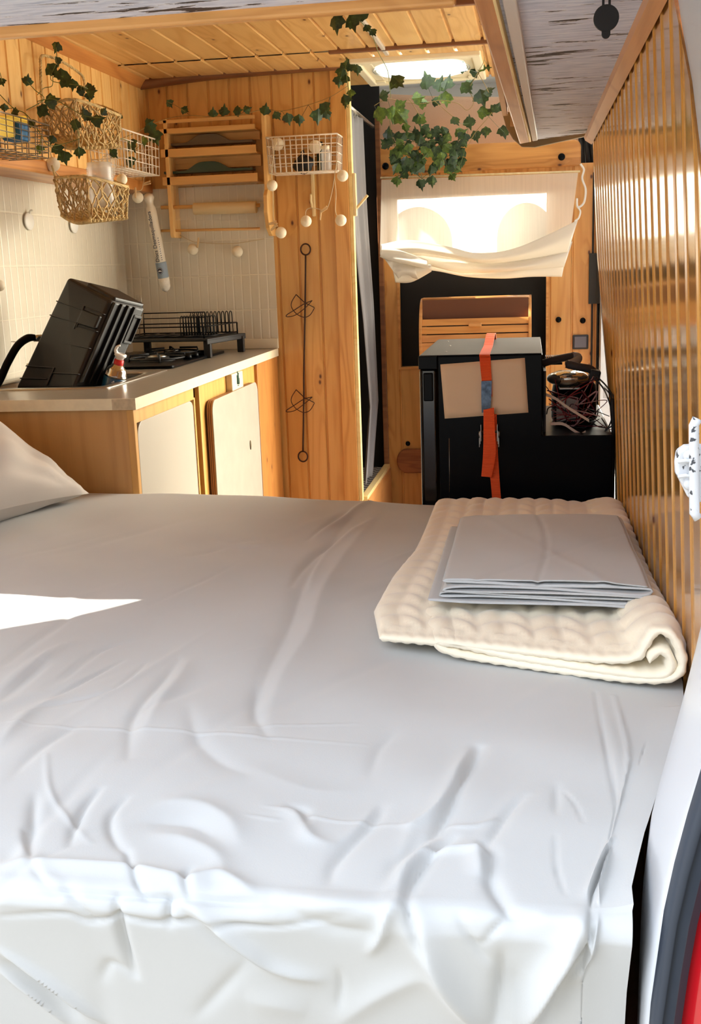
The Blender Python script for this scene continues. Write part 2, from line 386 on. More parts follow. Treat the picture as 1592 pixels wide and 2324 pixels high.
mb.grid(rows); ow = struct(mb, 'wall_right', m_rwall, 'glossy varnished narrow pine boards on the right wall')
mb = MB(); mb.grid([[(xr(z)+.03, 1.6, z), (xr(z)+.03, 3.0, z), (xr(z)+.045+flare(3.5, z), 3.5, z)] for z in (0, .65, 1.16, 1.67, 2.1)]); mb.box(.24, .27, 1.6, 3.5, 1.66, 2.13)
mb.add([(xr(z)+dx+flare(3.5, z), 3.501, z) for z in (0, .65, 1.16, 1.67) for dx in (-.001, .045)], [(0,1,3,2), (2,3,5,4), (4,5,7,6)])
struct(mb, 'wall_right_outer', m_shell, 'van body behind the right wall')
# bulkhead with its window opening
WX0, WX1, WZ0, WZ1 = -.640, .072, .800, 1.608
bp = lambda c, a, d: (c, YB+d, a)
boards('wall_front', m_bulk, (-.735, WX0), .105, -.75, bp, 0, 1.74, 1, 'pine boards of the bulkhead left of the opening')
boards('wall_front_right', m_bulk, (WX1, .312), .105, -.75, bp, 0, 1.735, 1, 'pine boards of the bulkhead right of the opening')
boards('wall_front_below', m_bulk, (WX0, WX1), .105, -.75, bp, 0, WZ0, 1, 'pine boards of the bulkhead below the opening')
boards('wall_front_above', m_bulk, (WX0, WX1), .105, -.75, bp, WZ1, 1.74, 1, 'pine boards of the bulkhead above the opening')
mb = MB(); o_ = [(-.735, YB+.03, 0), (.312, YB+.03, 0), (.312, YB+.03, 1.735), (-.735, YB+.03, 1.74)]; i_ = [(WX0, YB+.03, WZ0), (WX1, YB+.03, WZ0), (WX1, YB+.03, WZ1), (WX0, YB+.03, WZ1)]
mb.frame(o_, i_, (0, .012, 0)); struct(mb, 'wall_front_back', m_black, 'back of the bulkhead')
mb = MB(); q = .012
mb.frame([(WX0-q, YB-.006, WZ0-q), (WX1+q, YB-.006, WZ0-q), (WX1+q, YB-.006, WZ1+q), (WX0-q, YB-.006, WZ1+q)], [(WX0, YB-.006, WZ0), (WX1, YB-.006, WZ0), (WX1, YB-.006, WZ1), (WX0, YB-.006, WZ1)], (0, .05, 0))
struct(mb, 'window_1', m_bx, 'thin pine rim of the bulkhead opening', 'window')
# rounded header board over the curtain
x0, x1, z0, z1, r = -.735, .229, 1.722, 1.848, .035
poly = [(x0, YB-.03, z0), (x1, YB-.03, z0)] + [(x1-r+r*math.cos(t), YB-.03, z1-r-.008+r*math.sin(t)) for t in np.linspace(0, math.pi/2, 7)] + [(x0, YB-.03, z1)]
mb = MB(); mb.prism(poly, (0, .028, 0)); struct(mb, 'trim_10', m_bx, 'pine header board with a rounded corner above the curtain', 'trim', bevel=.006)
# edge post beside shower
mb = MB(); mb.box(-.735, -.712, YB-.035, YB-.001, .28, 2.0); struct(mb, 'trim_11', m_dk, 'brown edge strip between shower and bulkhead', 'trim', bevel=.002)
# cab beyond: dark, with a windscreen
mb = MB(); mb.box(-1.8, -.72, YB+.04, 5.56, 0, 2.45)

for xa, xb in ((-1.8, -1.76), (.34, .36)): mb.box(xa, xb, 5.56, 7.6, 0, 1.32); mb.box(xa, xb, 5.56, 7.6, 2.0, 2.45); mb.box(xa, xb, 5.56, 5.75, 1.32, 2.0); mb.box(xa, xb, 6.9, 7.6, 1.32, 2.0)
 
mb.box(-1.8, .36, 7.56, 7.6, 0, 1.36)
mb.box(-1.8, .36, 6.9, 7.56, .9, 1.30); mb.box(-.72, .34, 5.62, 5.66, .0, 1.28)
struct(mb, 'wall_cab', m_dark, 'dark inside of the driver cab')
# shower recess
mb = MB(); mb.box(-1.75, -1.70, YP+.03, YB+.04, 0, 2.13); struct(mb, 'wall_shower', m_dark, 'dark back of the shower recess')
mb = MB(); mb.prism([(-.735, YP+.03, 0), (-.705, YP+.03, 0), (-.705, YP+.03, .315), (-.735, YP+.03, .315)], (0, YB-YP-.065, 0)); struct(mb, 'trim_12', m_raw, 'pale pine threshold of the shower', 'trim', bevel=.002)
mb = MB(); mb.box(-.7045, -.700, YP+.03, YB-.036, 0, .300); struct(mb, 'trim_13', m_by, 'pine face below the shower threshold', 'trim')
# sliding door side: post and header
mb = MB(); mb.box(.325, .40, 5.35, 5.60, 0, 2.1); mb.box(.27, .34, 3.5, 5.6, 1.98, 2.13); mb.box(.24, .34, 3.48, 3.52, 1.67, 2.13)
struct(mb, 'door_1', m_shell, 'white post and header of the open sliding door', 'door frame')
# ================================================================== overhead locker over the bed
def paint():
    q, n, b = newmat('peeling_grey_paint'); tcn = N(n, 'ShaderNodeTexCoord'); mp = N(n, 'ShaderNodeMapping'); n.links.new(tcn.outputs['Object'], mp.inputs[0])
    mp.inputs['Scale'].default_value = (7, 42, 10); mp.inputs['Rotation'].default_value = (0, 0, .14)
    v = mp.outputs[0]; v1 = noise(n, v, 1.0, 6, .62, .4)
    big = noise(n, tcn.outputs['Object'], 5, 2)
    chip = M(n, 'GREATER_THAN', M(n, 'ADD', v1, M(n, 'MULTIPLY', M(n, 'SUBTRACT', big, .5), .5)), .60)
    edge = M(n, 'GREATER_THAN', M(n, 'ADD', v1, M(n, 'MULTIPLY', M(n, 'SUBTRACT', big, .5), .5)), .585)
    st = noise(n, v, 2.2, 4, .6); base = ramp(n, st, [(.3, rgb(178,188,208)), (.52, rgb(220,226,242)), (.75, rgb(244,248,255))])
    c = mixc(n, edge, base, rgb(232,232,236)); c = mixc(n, chip, c, rgb(30,34,46)); n.links.new(c, b.inputs['Base Color'])
    b.inputs['Roughness'].default_value = .5; bump(n, b, v1, .5, .004); return q
m_paint = paint()
lk = thing('overhead_locker', 'U shaped overhead locker with peeling grey painted underside and pine fascia above the bed', 'locker', (0, 2.2, PAN))
def pxy(px, py): return PZ(px, py, PAN)
mb = MB(); A = pxy(1210, 318); B = pxy(1342, 300)
mb.prism([(-.082, .98, PAN), (.20, .98, PAN), (.20, 1.6, PAN), (.182, B.y, PAN), (A.x, A.y, PAN), (-.070, 1.6, PAN)], (0, 0, .03)); mb.box(-1.72, -.082, .98, 1.585, PAN, PAN+.03)
mb.build('underside_panel', m_paint, lk)
mb = MB(); mb.box(-1.72, -.10, 1.585, 1.607, PAN-.014, PAN+.10); o = mb.build('fascia', m_bx, lk, bevel=.004)
mb = MB(); mb.box(-1.70, -.10, 1.57, 1.58, PAN+.03, CEIL); mb.box(-.082, -.068, 1.6, 3.4, PAN+.06, CEIL); mb.box(-.06, .178, 3.38, 3.40, PAN+.03, CEIL); mb.build('locker_body', m_ply, lk)
# long beam and its strip along the inner edge
def strip(pxs_near, pxs_far, z, dz, name, mat, bev=.003):
    a, b_ = [PZ(*p, z) for p in pxs_near]; c, d = [PZ(*p, z) for p in pxs_far]
    def ext(p, q, y): t = (y-q.y)/(p.y-q.y); return q+(p-q)*t
    a2, b2 = ext(a, c, 1.2), ext(b_, d, 1.2)
    m_ = MB(); m_.prism([a2, b2, d, c], (0, 0, dz)); return m_.build(name, mat, lk, bevel=bev)
m_beam = pine('locker_beam_pine', 1, 0, .3, -.2, (204,142,88), (158,98,50), knots=.1, rough=.4, gs=1.3)
strip([(1074, 0), (1124, 0)], [(1180, 327), (1202, 323)], PAN-.015, .07, 'beam', m_beam)
strip([(1140, 0), (1173, 0)], [(1209, 321), (1221, 319)], PAN-.012, .03, 'light_strip', plain('grey_white_plastic', rgb(214,208,200), .35), .002)
strip([(1118, 0), (1126, 0)], [(1202, 323), (1206, 322)], PAN-.016, .02, 'edge_bead', m_raw, .001)
# rounded end board at the far end
mb = MB(); a = PY(1150, 300, 3.52); pts = [PY(*p, 3.50) for p in ((1140, 255), (1150, 290), (1165, 315), (1185, 333), (1215, 334), (1345, 306), (1347, 296), (1342, 240))]
mb.prism(pts, (0, .018, 0)); mb.build('end_board', plain('olive_brown_edge', rgb(128,104,62), .4), lk, bevel=.003)
# trim between locker and right wall
mb = MB(); n_ = 12; rows = []
for k in range(n_+1):
    y = lerp(1.0, 3.50, k/n_); s_ = .019; x = xr(PAN)-.002
    rows.append([(x, y, PAN-.022), (x-s_, y, PAN-.010), (x-s_-.004, y, PAN), (x, y, PAN+.004)])
mb.grid(rows, wrap=True); mb.add([rows[-1][0], rows[-1][1], rows[-1][2], rows[-1][3]], [(0, 1, 2, 3)]); mb.build('corner_moulding', m_beam, lk)
# black round latch hanging from the underside
yq = PZ(1377, -6, PAN).y; c = PY(1377, 40, yq); r = (PY(1406, 41, yq)-c).length; mb = MB()
mb.prism([(c.x+r*math.cos(t), yq, c.z+r*math.sin(t)) for t in np.linspace(0, 2*math.pi, 36, endpoint=False)], (0, .006, 0)); w = r*.34; zb_ = PY(1377, 87, yq).z+w
mb.prism([(c.x-w, yq+.001, c.z), (c.x-w, yq+.001, zb_)]+[(c.x+w*math.cos(t), yq+.001, zb_+w*math.sin(t)) for t in np.linspace(math.pi, 2*math.pi, 9)]+[(c.x+w, yq+.001, c.z)], (0, .004, 0))
for sx_ in (-1, 1): mb.box(c.x+sx_*w*.72-w*.28, c.x+sx_*w*.72+w*.28, yq+.001, yq+.005, c.z, PAN-.0005)
single(mb, 'hanging_latch', m_blackm, 'black round latch with two upper tabs hanging from the peeling grey locker underside', 'latch')

# ================================================================== rear door opening of the van
van = thing('van_body', 'white rear door jamb, black rubber seal and red van body at the right edge', 'van', (.15, .95, 0))
zs = [-.3, .2, .55, .60, .65, .70, .75, .80, .87, .95, 1.1, 1.3, 1.5, 1.66, 1.9]
def loft(tab): return lambda z: tuple(interp(z, tab[0], t) for t in tab[1:])
A_ = lambda z: (xr(z)+.001, yr(z)-.001)
B_ = loft(([.3, .69, .72, .80, .90, 1.0, 1.3, 1.6, 1.9], [.112, .119, .127, .150, .182, .205, .20, .178, .16], [1.1, 1.13, 1.13, 1.15, 1.18, 1.2, 1.15, 1.3, 1.4]))
C_ = loft(([.3, .56, .64, .69, .76, .81, .86, .95, 1.2, 1.45, 1.7], [.107, .108, .110, .120, .133, .147, .162, .19, .205, .165, .145], [1.0]*11))
D_ = loft(([.3, .584, .72, .847, .95, 1.2, 1.45, 1.7], [.107, .112, .125, .151, .18, .21, .18, .15], [.95]*8))
D2 = lambda z: (D_(z)[0]+.006, .955)
E_ = loft(([.3, .584, .66, .722, .85, .95, 1.2, 1.7], [.134, .141, .148, .156, .185, .22, .26, .20], [.95]*8))
mb = MB(); mb.grid([[(*A_(z), z), (lerp(A_(z)[0], B_(z)[0], .5), lerp(A_(z)[1], B_(z)[1], .5), z), (*B_(z), z), (lerp(B_(z)[0], C_(z)[0], .5)+.003, lerp(B_(z)[1], C_(z)[1], .5), z), (*C_(z), z), (C_(z)[0]+.0015, C_(z)[1]-.012, z), (*D_(z), z), (D_(z)[0]+.03, .99, z)] for z in zs])
o = mb.build('door_jamb', m_white, van, smooth=True, sub=1)
mb = MB(); rows = []
for z in zs:
    x0 = D_(z)[0]+.001; x1 = E_(z)[0]; w = x1-x0
    rows.append([(x0, .96, z), (x0+w*.04, .945, z), (x0+w*.30, .935, z), (x0+w*.36, .945, z), (x0+w*.62, .93, z), (x0+w*.7, .938, z), (x0+w*.95, .94, z), (x1, .965, z)])
mb.grid(rows); mb.build('rubber_seal', plain('black_rubber', rgb(46,54,66), .42, bmp=.2, bscale=30), van, smooth=True)
mb = MB(); mb.grid([[(E_(z)[0]-.002, .955, z), (E_(z)[0]+.02, .93, z), (E_(z)[0]+.08, .93, z), (.55, .97, z)] for z in zs]); mb.build('red_body_panel', plain('red_van_paint', rgb(196,16,28), .15, coat=1), van, smooth=True)
mb = MB(); mb.grid([[(.55, .96, z), (.55, 1.8, z)] for z in (-.3, 2.1)]); mb.build('side_shell', m_shell, van)
# white painted hinge on the door jamb
hg = van
m_chip = plain('chipped_white', rgb(204,206,209), .4, bmp=.4, bscale=80)
n = m_chip.node_tree; tcn = N(n, 'ShaderNodeTexCoord'); n.links.new(ramp(n, noise(n, tcn.outputs['Object'], 150, 3), [(.36, rgb(60,62,66)), (.40, rgb(204,206,209))]), n.nodes['Principled BSDF'].inputs['Base Color'])
mb = MB(); mb.tube([PY(1584, 950, .93), PY(1576, 965, .93), PY(1576, 1060, .93), PY(1577, 1165, .93), PY(1586, 1176, .93)], .0042, 10); mb.build('hinge_pin', m_chip, hg)
mb = MB(); pts = [PY(*p, .935) for p in ((1600, 1010), (1556, 1012), (1538, 1024), (1534, 1050), (1535, 1075), (1548, 1100), (1562, 1128), (1576, 1140), (1600, 1142))]
mb.prism(pts, (0, .012, 0)); hlf = mb.build('hinge_leaf', m_chip, hg, bevel=.003, seg=3)
mb = MB()
for py in (1048, 1082): mb.tube([PY(1540, py, .931), PY(1556, py-3, .929), PY(1574, py, .931)], .0016, 8)
mb.build('hinge_rib', m_chip, hlf)
for py in (1035, 1098):
    mb = MB(); c = PY(1566, py, .934); mb.lathe(c, [(0, -.002), (.004, -.002), (.0055, .0), (.004, .003), (0, .003)], (0, -1, 0), 14); mb.build('hinge_bolt', m_chip, hlf)
# ================================================================== bed
def cloth(name, col, var=.05, bs=500, rough=.75, sheen=.2, bstr=.12):
    q, n, b = newmat(name); tcn = N(n, 'ShaderNodeTexCoord'); v = noise(n, tcn.outputs['Object'], 2.5, 4)
    dk = tuple(c*(1-var) for c in col[:3])+(1,); lt = tuple(min(1, c*(1+var)) for c in col[:3])+(1,)
    n.links.new(ramp(n, v, [(.3, dk), (.7, lt)]), b.inputs['Base Color']); b.inputs['Roughness'].default_value = rough
    b.inputs['Sheen Weight'].default_value = sheen; b.inputs['Sheen Roughness'].default_value = .4
    w = noise(n, tcn.outputs['Object'], bs, 2); bump(n, b, w, bstr, .001); return q
m_sheet = cloth('grey_cotton', rgb(194,195,193))
mb = MB(); mb.box(-1.715, .10, 1.06, 2.852, .30, BED-.03); single(mb, 'mattress', plain('mattress_ticking', rgb(120,110,100), .8), 'mattress hidden under the grey sheet, filling the rear of the van', 'mattress', bevel=.03)
mb = MB(); mb.box(-1.715, .10, 1.12, 2.85, .0, .295); single(mb, 'bunk_platform', m_ply, 'plywood platform under the mattress', 'platform', bevel=.004)
Y0, YF = .990, 2.856; RC = .024; L1 = YF-Y0; LA = RC*math.pi/2
def s_top(p): q = PZ(p[0], p[1], BED); return (q.x, YF-q.y)
KD = .26                            # the hanging part leans in under the bed
def s_drp(p):
    r = ray(*p); t = (Y0-RC+KD*(BED-RC-CH))/(r.y+KD*r.z); return (r.x*t, L1+LA+(BED-RC-(CH+r.z*t)))
def s_any(p):
    a = s_top(p)
    if a[1] <= L1: return a
    b = s_drp(p)
    return b if b[1] >= L1+LA else (b[0], L1+LA*.5)
cr = [ # points, amplitude (m), width (m), kind  r=ridge g=groove s=step
 ([(700,1228),(745,1195),(795,1166)], -.005, .010), ([(715,1222),(770,1190),(830,1150),(880,1138)], .006, .014),
 ([(660,1335),(690,1290),(725,1255),(790,1212)], -.006, .012), ([(700,1345),(720,1290),(760,1240),(850,1180)], .006, .016),
 ([(480,1225),(520,1240),(600,1230),(660,1226)], -.003, .010), ([(500,1238),(560,1248),(640,1240)], .004, .010), ([(420,1270),(480,1255),(520,1246)], -.003, .014),
 ([(800,1175),(740,1250),(690,1330),(660,1410),(610,1520),(570,1640)], -.007, .026), ([(840,1190),(780,1270),(730,1350),(700,1440),(640,1540),(600,1650)], .006, .030),
 ([(405,1495),(370,1545),(330,1590),(300,1640),(290,1720)], -.005, .014), ([(430,1500),(400,1550),(360,1600),(330,1660)], .005, .020),
 ([(430,1610),(450,1680),(500,1730),(560,1760)], -.004, .020), ([(585,1560),(580,1620),(610,1680)], -.004, .014),
 ([(0,1585),(50,1545),(90,1512),(100,1500)], -.006, .010), ([(0,1560),(60,1515),(130,1470),(170,1455)], .005, .014),
 ([(0,1515),(70,1460),(150,1405),(175,1385)], -.004, .012), ([(100,1562),(160,1520),(230,1470),(300,1450)], -.004, .007), ([(120,1578),(190,1540),(280,1492)], -.003, .006), ([(60,1610),(150,1590),(260,1560),(330,1500)], -.003, .007),
 ([(0,1690),(60,1620),(130,1580)], .005, .018), ([(30,1760),(90,1700),(180,1640)], -.004, .016),
 ([(0,1640),(200,1650),(400,1662),(600,1678),(830,1692)], .0015, .003), ([(540,1655),(660,1650),(820,1645)], .0012, .003), ([(420,1505),(500,1495),(610,1465)], .0012, .003),
 ([(600,1832),(690,1850),(760,1862),(830,1865),(950,1870)], .0016, .003), ([(560,1855),(640,1866)], .0012, .003),
 ([(1352,1570),(1365,1640),(1385,1740),(1405,1830),(1425,1930)], -.0035, .004), ([(1395,1580),(1425,1690),(1424,1800),(1434,1920)], .0035, .004), ([(1372,1600),(1400,1700),(1412,1850)], .002, .016),
 ([(1484,1680),(1480,1710),(1482,1738)], -.002, .003), ([(1280,1785),(1305,1815),(1325,1862)], -.002, .003), ([(1262,1890),(1262,1950),(1272,1995),(1285,2030)], -.0025, .003),
 ([(1088,1690),(1068,1725),(1040,1775),(1015,1830),(985,1888)], -.013, .011), ([(1066,1700),(1045,1740),(1025,1790),(985,1840),(930,1870)], .010, .013), ([(980,1890),(950,1910),(905,1950),(880,2000)], -.006, .012),
 ([(1190,1800),(1150,1840),(1125,1880),(1105,1912)], -.006, .010), ([(1100,1905),(1118,1935),(1112,1990),(1135,2040),(1160,2065),(1205,2090)], -.009, .010), ([(1080,1915),(1090,1960),(1095,1990)], .007, .014),
 ([(870,1830),(840,1870),(800,1910),(760,1960),(750,2000)], -.006, .012), ([(850,1830),(820,1870),(780,1910)], .003, .012),
 ([(1030,1895),(990,1925),(950,1970),(925,2020),(922,2075)], -.010, .011), ([(990,1905),(940,1950),(915,1990),(900,2050)], .007, .014), ([(960,1930),(1040,1925),(1100,1935)], .006, .009), ([(1020,1870),(1080,1868),(1130,1850)], .0025, .005),
 ([(60,1880),(66,1930),(72,1962),(100,2005),(150,2050),(215,2092)], -.006, .008), ([(50,1890),(60,1940),(100,1990),(180,2060)], .006, .012),
 ([(285,1810),(255,1840),(250,1875),(270,1915),(290,1930)], -.005, .008), ([(288,1925),(300,1970),(310,2005),(345,2040)], -.006, .005), ([(350,2012),(378,2055),(382,2105)], -.006, .005), ([(252,2035),(268,2085),(280,2140),(305,2215)], -.009, .006), ([(300,2215),(250,2190),(230,2230)], -.003, .008),
 ([(105,1715),(112,1790),(150,1850),(205,1910)], .0025, .005), ([(225,1790),(190,1830),(168,1880),(158,1912)], -.006, .008), ([(80,1800),(75,1860),(70,1920)], -.005, .010),
 ([(432,1968),(418,1990),(418,2020)], -.006, .006), ([(380,1822),(450,1830),(520,1870),(545,1920)], .006, .022), ([(360,1890),(420,1905),(490,1945),(510,1985)], .006, .020), ([(340,1860),(440,1870),(500,1910)], -.004, .018),
 ([(640,1840),(680,1860),(700,1900),(740,1915)], .006, .014), ([(660,1830),(690,1840),(696,1880)], -.005, .009),
 ([(0,1962),(60,1960),(180,1968),(300,1978),(420,2002),(500,1994),(580,2020),(620,2035)], .010, .016),
 ([(0,2012),(90,2004),(190,2022),(320,2024),(420,2034),(550,2034),(620,2048),(700,2080)], -.006, .0045),
 ([(0,2085),(140,2076),(200,2095),(275,2085),(350,2095),(460,2092),(640,2100),(830,2103)], -.0045, .004),
 ([(600,2036),(680,2065),(760,2092),(830,2100),(880,2075),(912,2055)], .013, .015), ([(480,2060),(620,2060),(760,2105),(850,2112)], -.006, .012),
 ([(928,2085),(960,2130),(1010,2210),(1090,2324)], .020, .022), ([(912,2060),(925,2085),(960,2150)], -.010, .008), ([(930,2085),(890,2110),(860,2130),(840,2160)], .007, .008),
 ([(950,2105),(1060,2102),(1150,2110),(1300,2098),(1450,2108)], .005, .010), ([(1090,2142),(1150,2125),(1230,2100)], -.004, .005), ([(1040,2115),(1110,2180)], -.004, .006), ([(940,2090),(1050,2105),(1120,2090)], -.003, .004),
 ([(1330,2138),(1290,2160),(1245,2220),(1180,2324)], .024, .018), ([(1360,2142),(1320,2175),(1285,2220),(1240,2324)], -.014, .018), ([(1440,2133),(1380,2150),(1310,2135)], .008, .008), ([(1430,2150),(1350,2180),(1290,2240)], .008, .010),
 ([(1140,2162),(1138,2220),(1125,2324)], -.010, .010), ([(1170,2200),(1160,2324)], -.007, .012),
 ([(1452,1918),(1425,1945),(1390,1990),(1360,2050)], -.011, .010), ([(1450,1906),(1415,1930),(1370,1985),(1340,2030)], .009, .010), ([(1454,1925),(1442,1980),(1440,2050)], .010, .006),
 ([(0,2165),(60,2200),(140,2255),(225,2324)], .010, .008), ([(0,2190),(60,2230),(180,2324)], -.010, .020), ([(0,2212),(80,2268),(145,2324)], .009, .006),
 ([(400,2040),(480,2090),(560,2145),(620,2185),(720,2215)], .010, .012), ([(380,2050),(460,2105),(560,2170),(640,2200)], -.005, .012), ([(700,2290),(640,2270),(560,2260)], .004, .03), ([(760,2324),(850,2260),(980,2200)], .005, .02),
 ([(770,2200),(775,2240),(770,2280)], -.003, .006), ([(560,2180),(450,2300)], -.003, .01),
 ([(1170,1760),(1060,1900)], -.002, .02), ([(1265,1770),(1262,1840)], -.003, .008), ([(900,1660),(860,1700),(840,1760)], -.003, .014), ([(560,1740),(700,1790),(820,1790)], .002, .03),
]
CR = [([s_any(p) for p in pts], a, w) for pts, a, w in cr]
xs = np.concatenate([np.arange(-1.715, -.72, .009), np.arange(-.72, .2270, .0034), [.2275]])
ss = []; s = 0.0
while s < L1: ss.append(s); Yc = YF-s; s += max(.0032, .0017*Yc*Yc)
ss += list(np.linspace(L1, L1+LA, 12)); ss += list(np.arange(L1+LA+.0035, L1+LA+.50, .0035)); ss = np.array(ss)
X_, S_ = np.meshgrid(xs, ss); D_isp = np.zeros_like(X_)
def seg_field(pts, w):
    best = np.full(X_.shape, 1e9); tt = np.zeros(X_.shape); acc = 0
    L = [math.dist(pts[i], pts[i+1]) for i in range(len(pts)-1)]; tot = sum(L)+1e-9
    for i in range(len(pts)-1):
        ax, ay = pts[i]; bx, by = pts[i+1]; dx, dy = bx-ax, by-ay; l2 = dx*dx+dy*dy+1e-12
        t = np.clip(((X_-ax)*dx+(S_-ay)*dy)/l2, 0, 1); d = np.hypot(X_-ax-t*dx, S_-ay-t*dy)
        mk = d < best; best = np.where(mk, d, best); tt = np.where(mk, (acc+t*L[i])/tot, tt); acc += L[i]
    return best, tt
for pts, a, w in CR:
    pts = [tuple(p)[:2] for p in bez([(p[0], p[1], 0) for p in pts], 4)]
    d, t = seg_field(pts, w); ww = w*.72
    D_isp += 1.25*a*np.exp(-np.power(d/ww, 1.45))*np.power(np.sin(np.pi*np.clip(t*.9+.05, 0, 1)), .7)
rngn = np.random.default_rng(3)
# broad soft undulation and low-frequency random folds
far = np.clip((L1-S_)/L1, 0, 1)
D_isp += .004*np.sin(X_*7+S_*3)*np.sin(S_*5-X_*2) + .0022*np.sin(X_*19-S_*13+2*np.sin(S_*6))*np.sin(S_*9+X_*4)
for k in range(46):
    cx = rngn.uniform(-1.2, .15); cy = rngn.uniform(0, L1+.4); an = rngn.uniform(-.3, .5)+1.9; l = rngn.uniform(.05, .2); w = rngn.uniform(.006, .02)
    u = (X_-cx)*math.cos(an)+(S_-cy)*math.sin(an); v = -(X_-cx)*math.sin(an)+(S_-cy)*math.cos(an)
    D_isp += rngn.choice([-1, 1])*rngn.uniform(.0012, .0034)*np.exp(-(u/l)**2-(v/w)**2)
fz = np.interp(xs, [-1.72, -1.3, -1.0, -.5, -.25, .23], [.035, .034, .034, .012, .002, .008])
rows = []
def xe(y): return interp(y, [.9, 1.02, 1.13, 1.5, 1.6], [.098, .101, .124, .214, .2245])
for i, s in enumerate(ss):
    row = []
    for j, x in enumerate(xs):
        d = D_isp[i, j]
        if s <= L1:
            y = YF-s; lim = xe(y); bz = BED+fz[j]*math.exp(-(s/.5)**2); e = min(s/.05, 1)
            xx = x; z = bz+d*(.3+.7*e)
            if s < .03: z -= .03*(1-s/.03)**2
            if x > lim-.045:
                k = (x-(lim-.045))/(.2275-(lim-.045)); xx = lim-.045+.045*min(1, k*1.0)*.98
                if y < 1.5: z += .004*k
            row.append((xx, y, z))
        else:
            if s <= L1+LA: a = (s-L1)/RC; y = Y0-RC*math.sin(a); z = BED-RC+RC*math.cos(a); ny, nz = -math.sin(a), math.cos(a)
            else: z = BED-RC-(s-L1-LA); y = Y0-RC+KD*(s-L1-LA); ny, nz = -1, -.25
            dd = d; lim = .100; xx = x
            if x > lim-.045: k = (x-(lim-.045))/(.2275-(lim-.045)); xx = lim-.045+.043*k-.004*min(1, max(0, (s-L1)/.1)); dd = d*(1-.5*k)
            row.append((xx, y+ny*dd+.0, z+nz*dd))
    rows.append(row)
mb = MB(); mb.grid(rows); sheet = mb.build('bed_sheet', m_sheet, smooth=True)
tag(recentre(sheet), 'large rumpled light grey fitted sheet covering the bed and hanging over its near edge', 'bed sheet')

# ------------------------------------------------------------------ folded ribbons of fabric
def ribbon(name, mat, path, th, ys, place, parent=None, cap=None, disp=None, scal=None, build=True, step=.006):
    """path: list of (x,z) centre line of the fold, swept over ys; place(x,z,y)->point"""
    P = []
    pl = [tuple(p)[:2] for p in bez([(p[0], p[1], 0) for p in path], 10)]
    acc = 0; last = pl[0]; P = [last]
    for p in pl[1:]:
        while math.dist(last, p) >= step:
            t = step/math.dist(last, p); last = (last[0]+(p[0]-last[0])*t, last[1]+(p[1]-last[1])*t); P.append(last)
    n = len(P); Nn = []
    for i in range(n):
        a = P[max(i-1, 0)]; b = P[min(i+1, n-1)]; dx, dz = b[0]-a[0], b[1]-a[1]; l = math.hypot(dx, dz)+1e-9; Nn.append((-dz/l, dx/l))
    rows = []
    for k, y in enumerate(ys):
        tk = 1.0
        if cap:
            e = min(1, (y-ys[0])/cap); tk = math.sqrt(max(.02, 1-(1-e)**2))
        row = []
        for sgn, rng_ in ((1, range(n)), (-1, range(n-1, -1, -1))):
            for i in rng_:
                s_ = scal(i*step, y) if scal else 1
                endk = math.sqrt(max(.05, 1-max(0, 1-min(i, n-1-i)*step/(th*.6))**2))
                h = th/2*tk*s_*endk
                if disp: h += disp(P[i][0], y, sgn, i*step)
                row.append(place(P[i][0]+Nn[i][0]*h*sgn, P[i][1]+Nn[i][1]*h*sgn, y))
        rows.append(row)
    m_ = MB(); m_.grid(rows, wrap=True)
    # end caps as quads between both sides
    for r0, base in ((rows[0], 0), (rows[-1], (len(rows)-1)*2*n)):
        b = len(m_.v)
        for i in range(n-1):
            m_.f.append([base+i, base+i+1, base+2*n-2-i, base+2*n-1-i]); m_.m.append(0); m_.sm.append(True)
    return m_
m_blk = cloth('cream_fleece', rgb(250,238,212), .05, 900, .9, .5, .35)
def fx(px, py, y=1.60): q = PY(px, py, y); return (q.x, q.z)
pth = [fx(858, 1446, 1.68), fx(1000, 1462, 1.64), fx(1160, 1482, 1.60), fx(1344, 1496, 1.58), fx(1440, 1490, 1.57), fx(1466, 1455, 1.57), fx(1490, 1428, 1.56), fx(1525, 1438, 1.55), fx(1546, 1475, 1.545), fx(1550, 1520, 1.54), fx(1520, 1550, 1.535), fx(1440, 1556, 1.54), fx(1344, 1546, 1.555), fx(1160, 1524, 1.58), fx(1040, 1508, 1.595), fx(988, 1492, 1.60), fx(1000, 1476, 1.605), fx(1160, 1502, 1.59), fx(1344, 1524, 1.57), fx(1450, 1533, 1.56), fx(1512, 1528, 1.555), fx(1526, 1500, 1.55), fx(1506, 1474, 1.555), fx(1482, 1484, 1.56), fx(1474, 1508, 1.56)]
mz = min(p[1] for p in pth); pth = [(p[0], BED+.010+(p[1]-mz)*1.0) for p in pth]
print('blanket', pth)
ys_b = [0, .002, .004, .007, .011] + list(np.arange(.018, 1.15, .010)) + [1.155, 1.16, 1.163]
def braid(x, y):
    c = (x+.5) % .085-.0425; u = abs(c)/.0425; w = ((y+.25*abs(c)*4) % .062)/.062
    leaf = math.sin(math.pi*w)**.7*math.sin(math.pi*min(1, max(0, u)))**.8
    return leaf
def bdisp(x, y, sgn, s): return (.0095*braid(x, y) if y > .03 else 0)
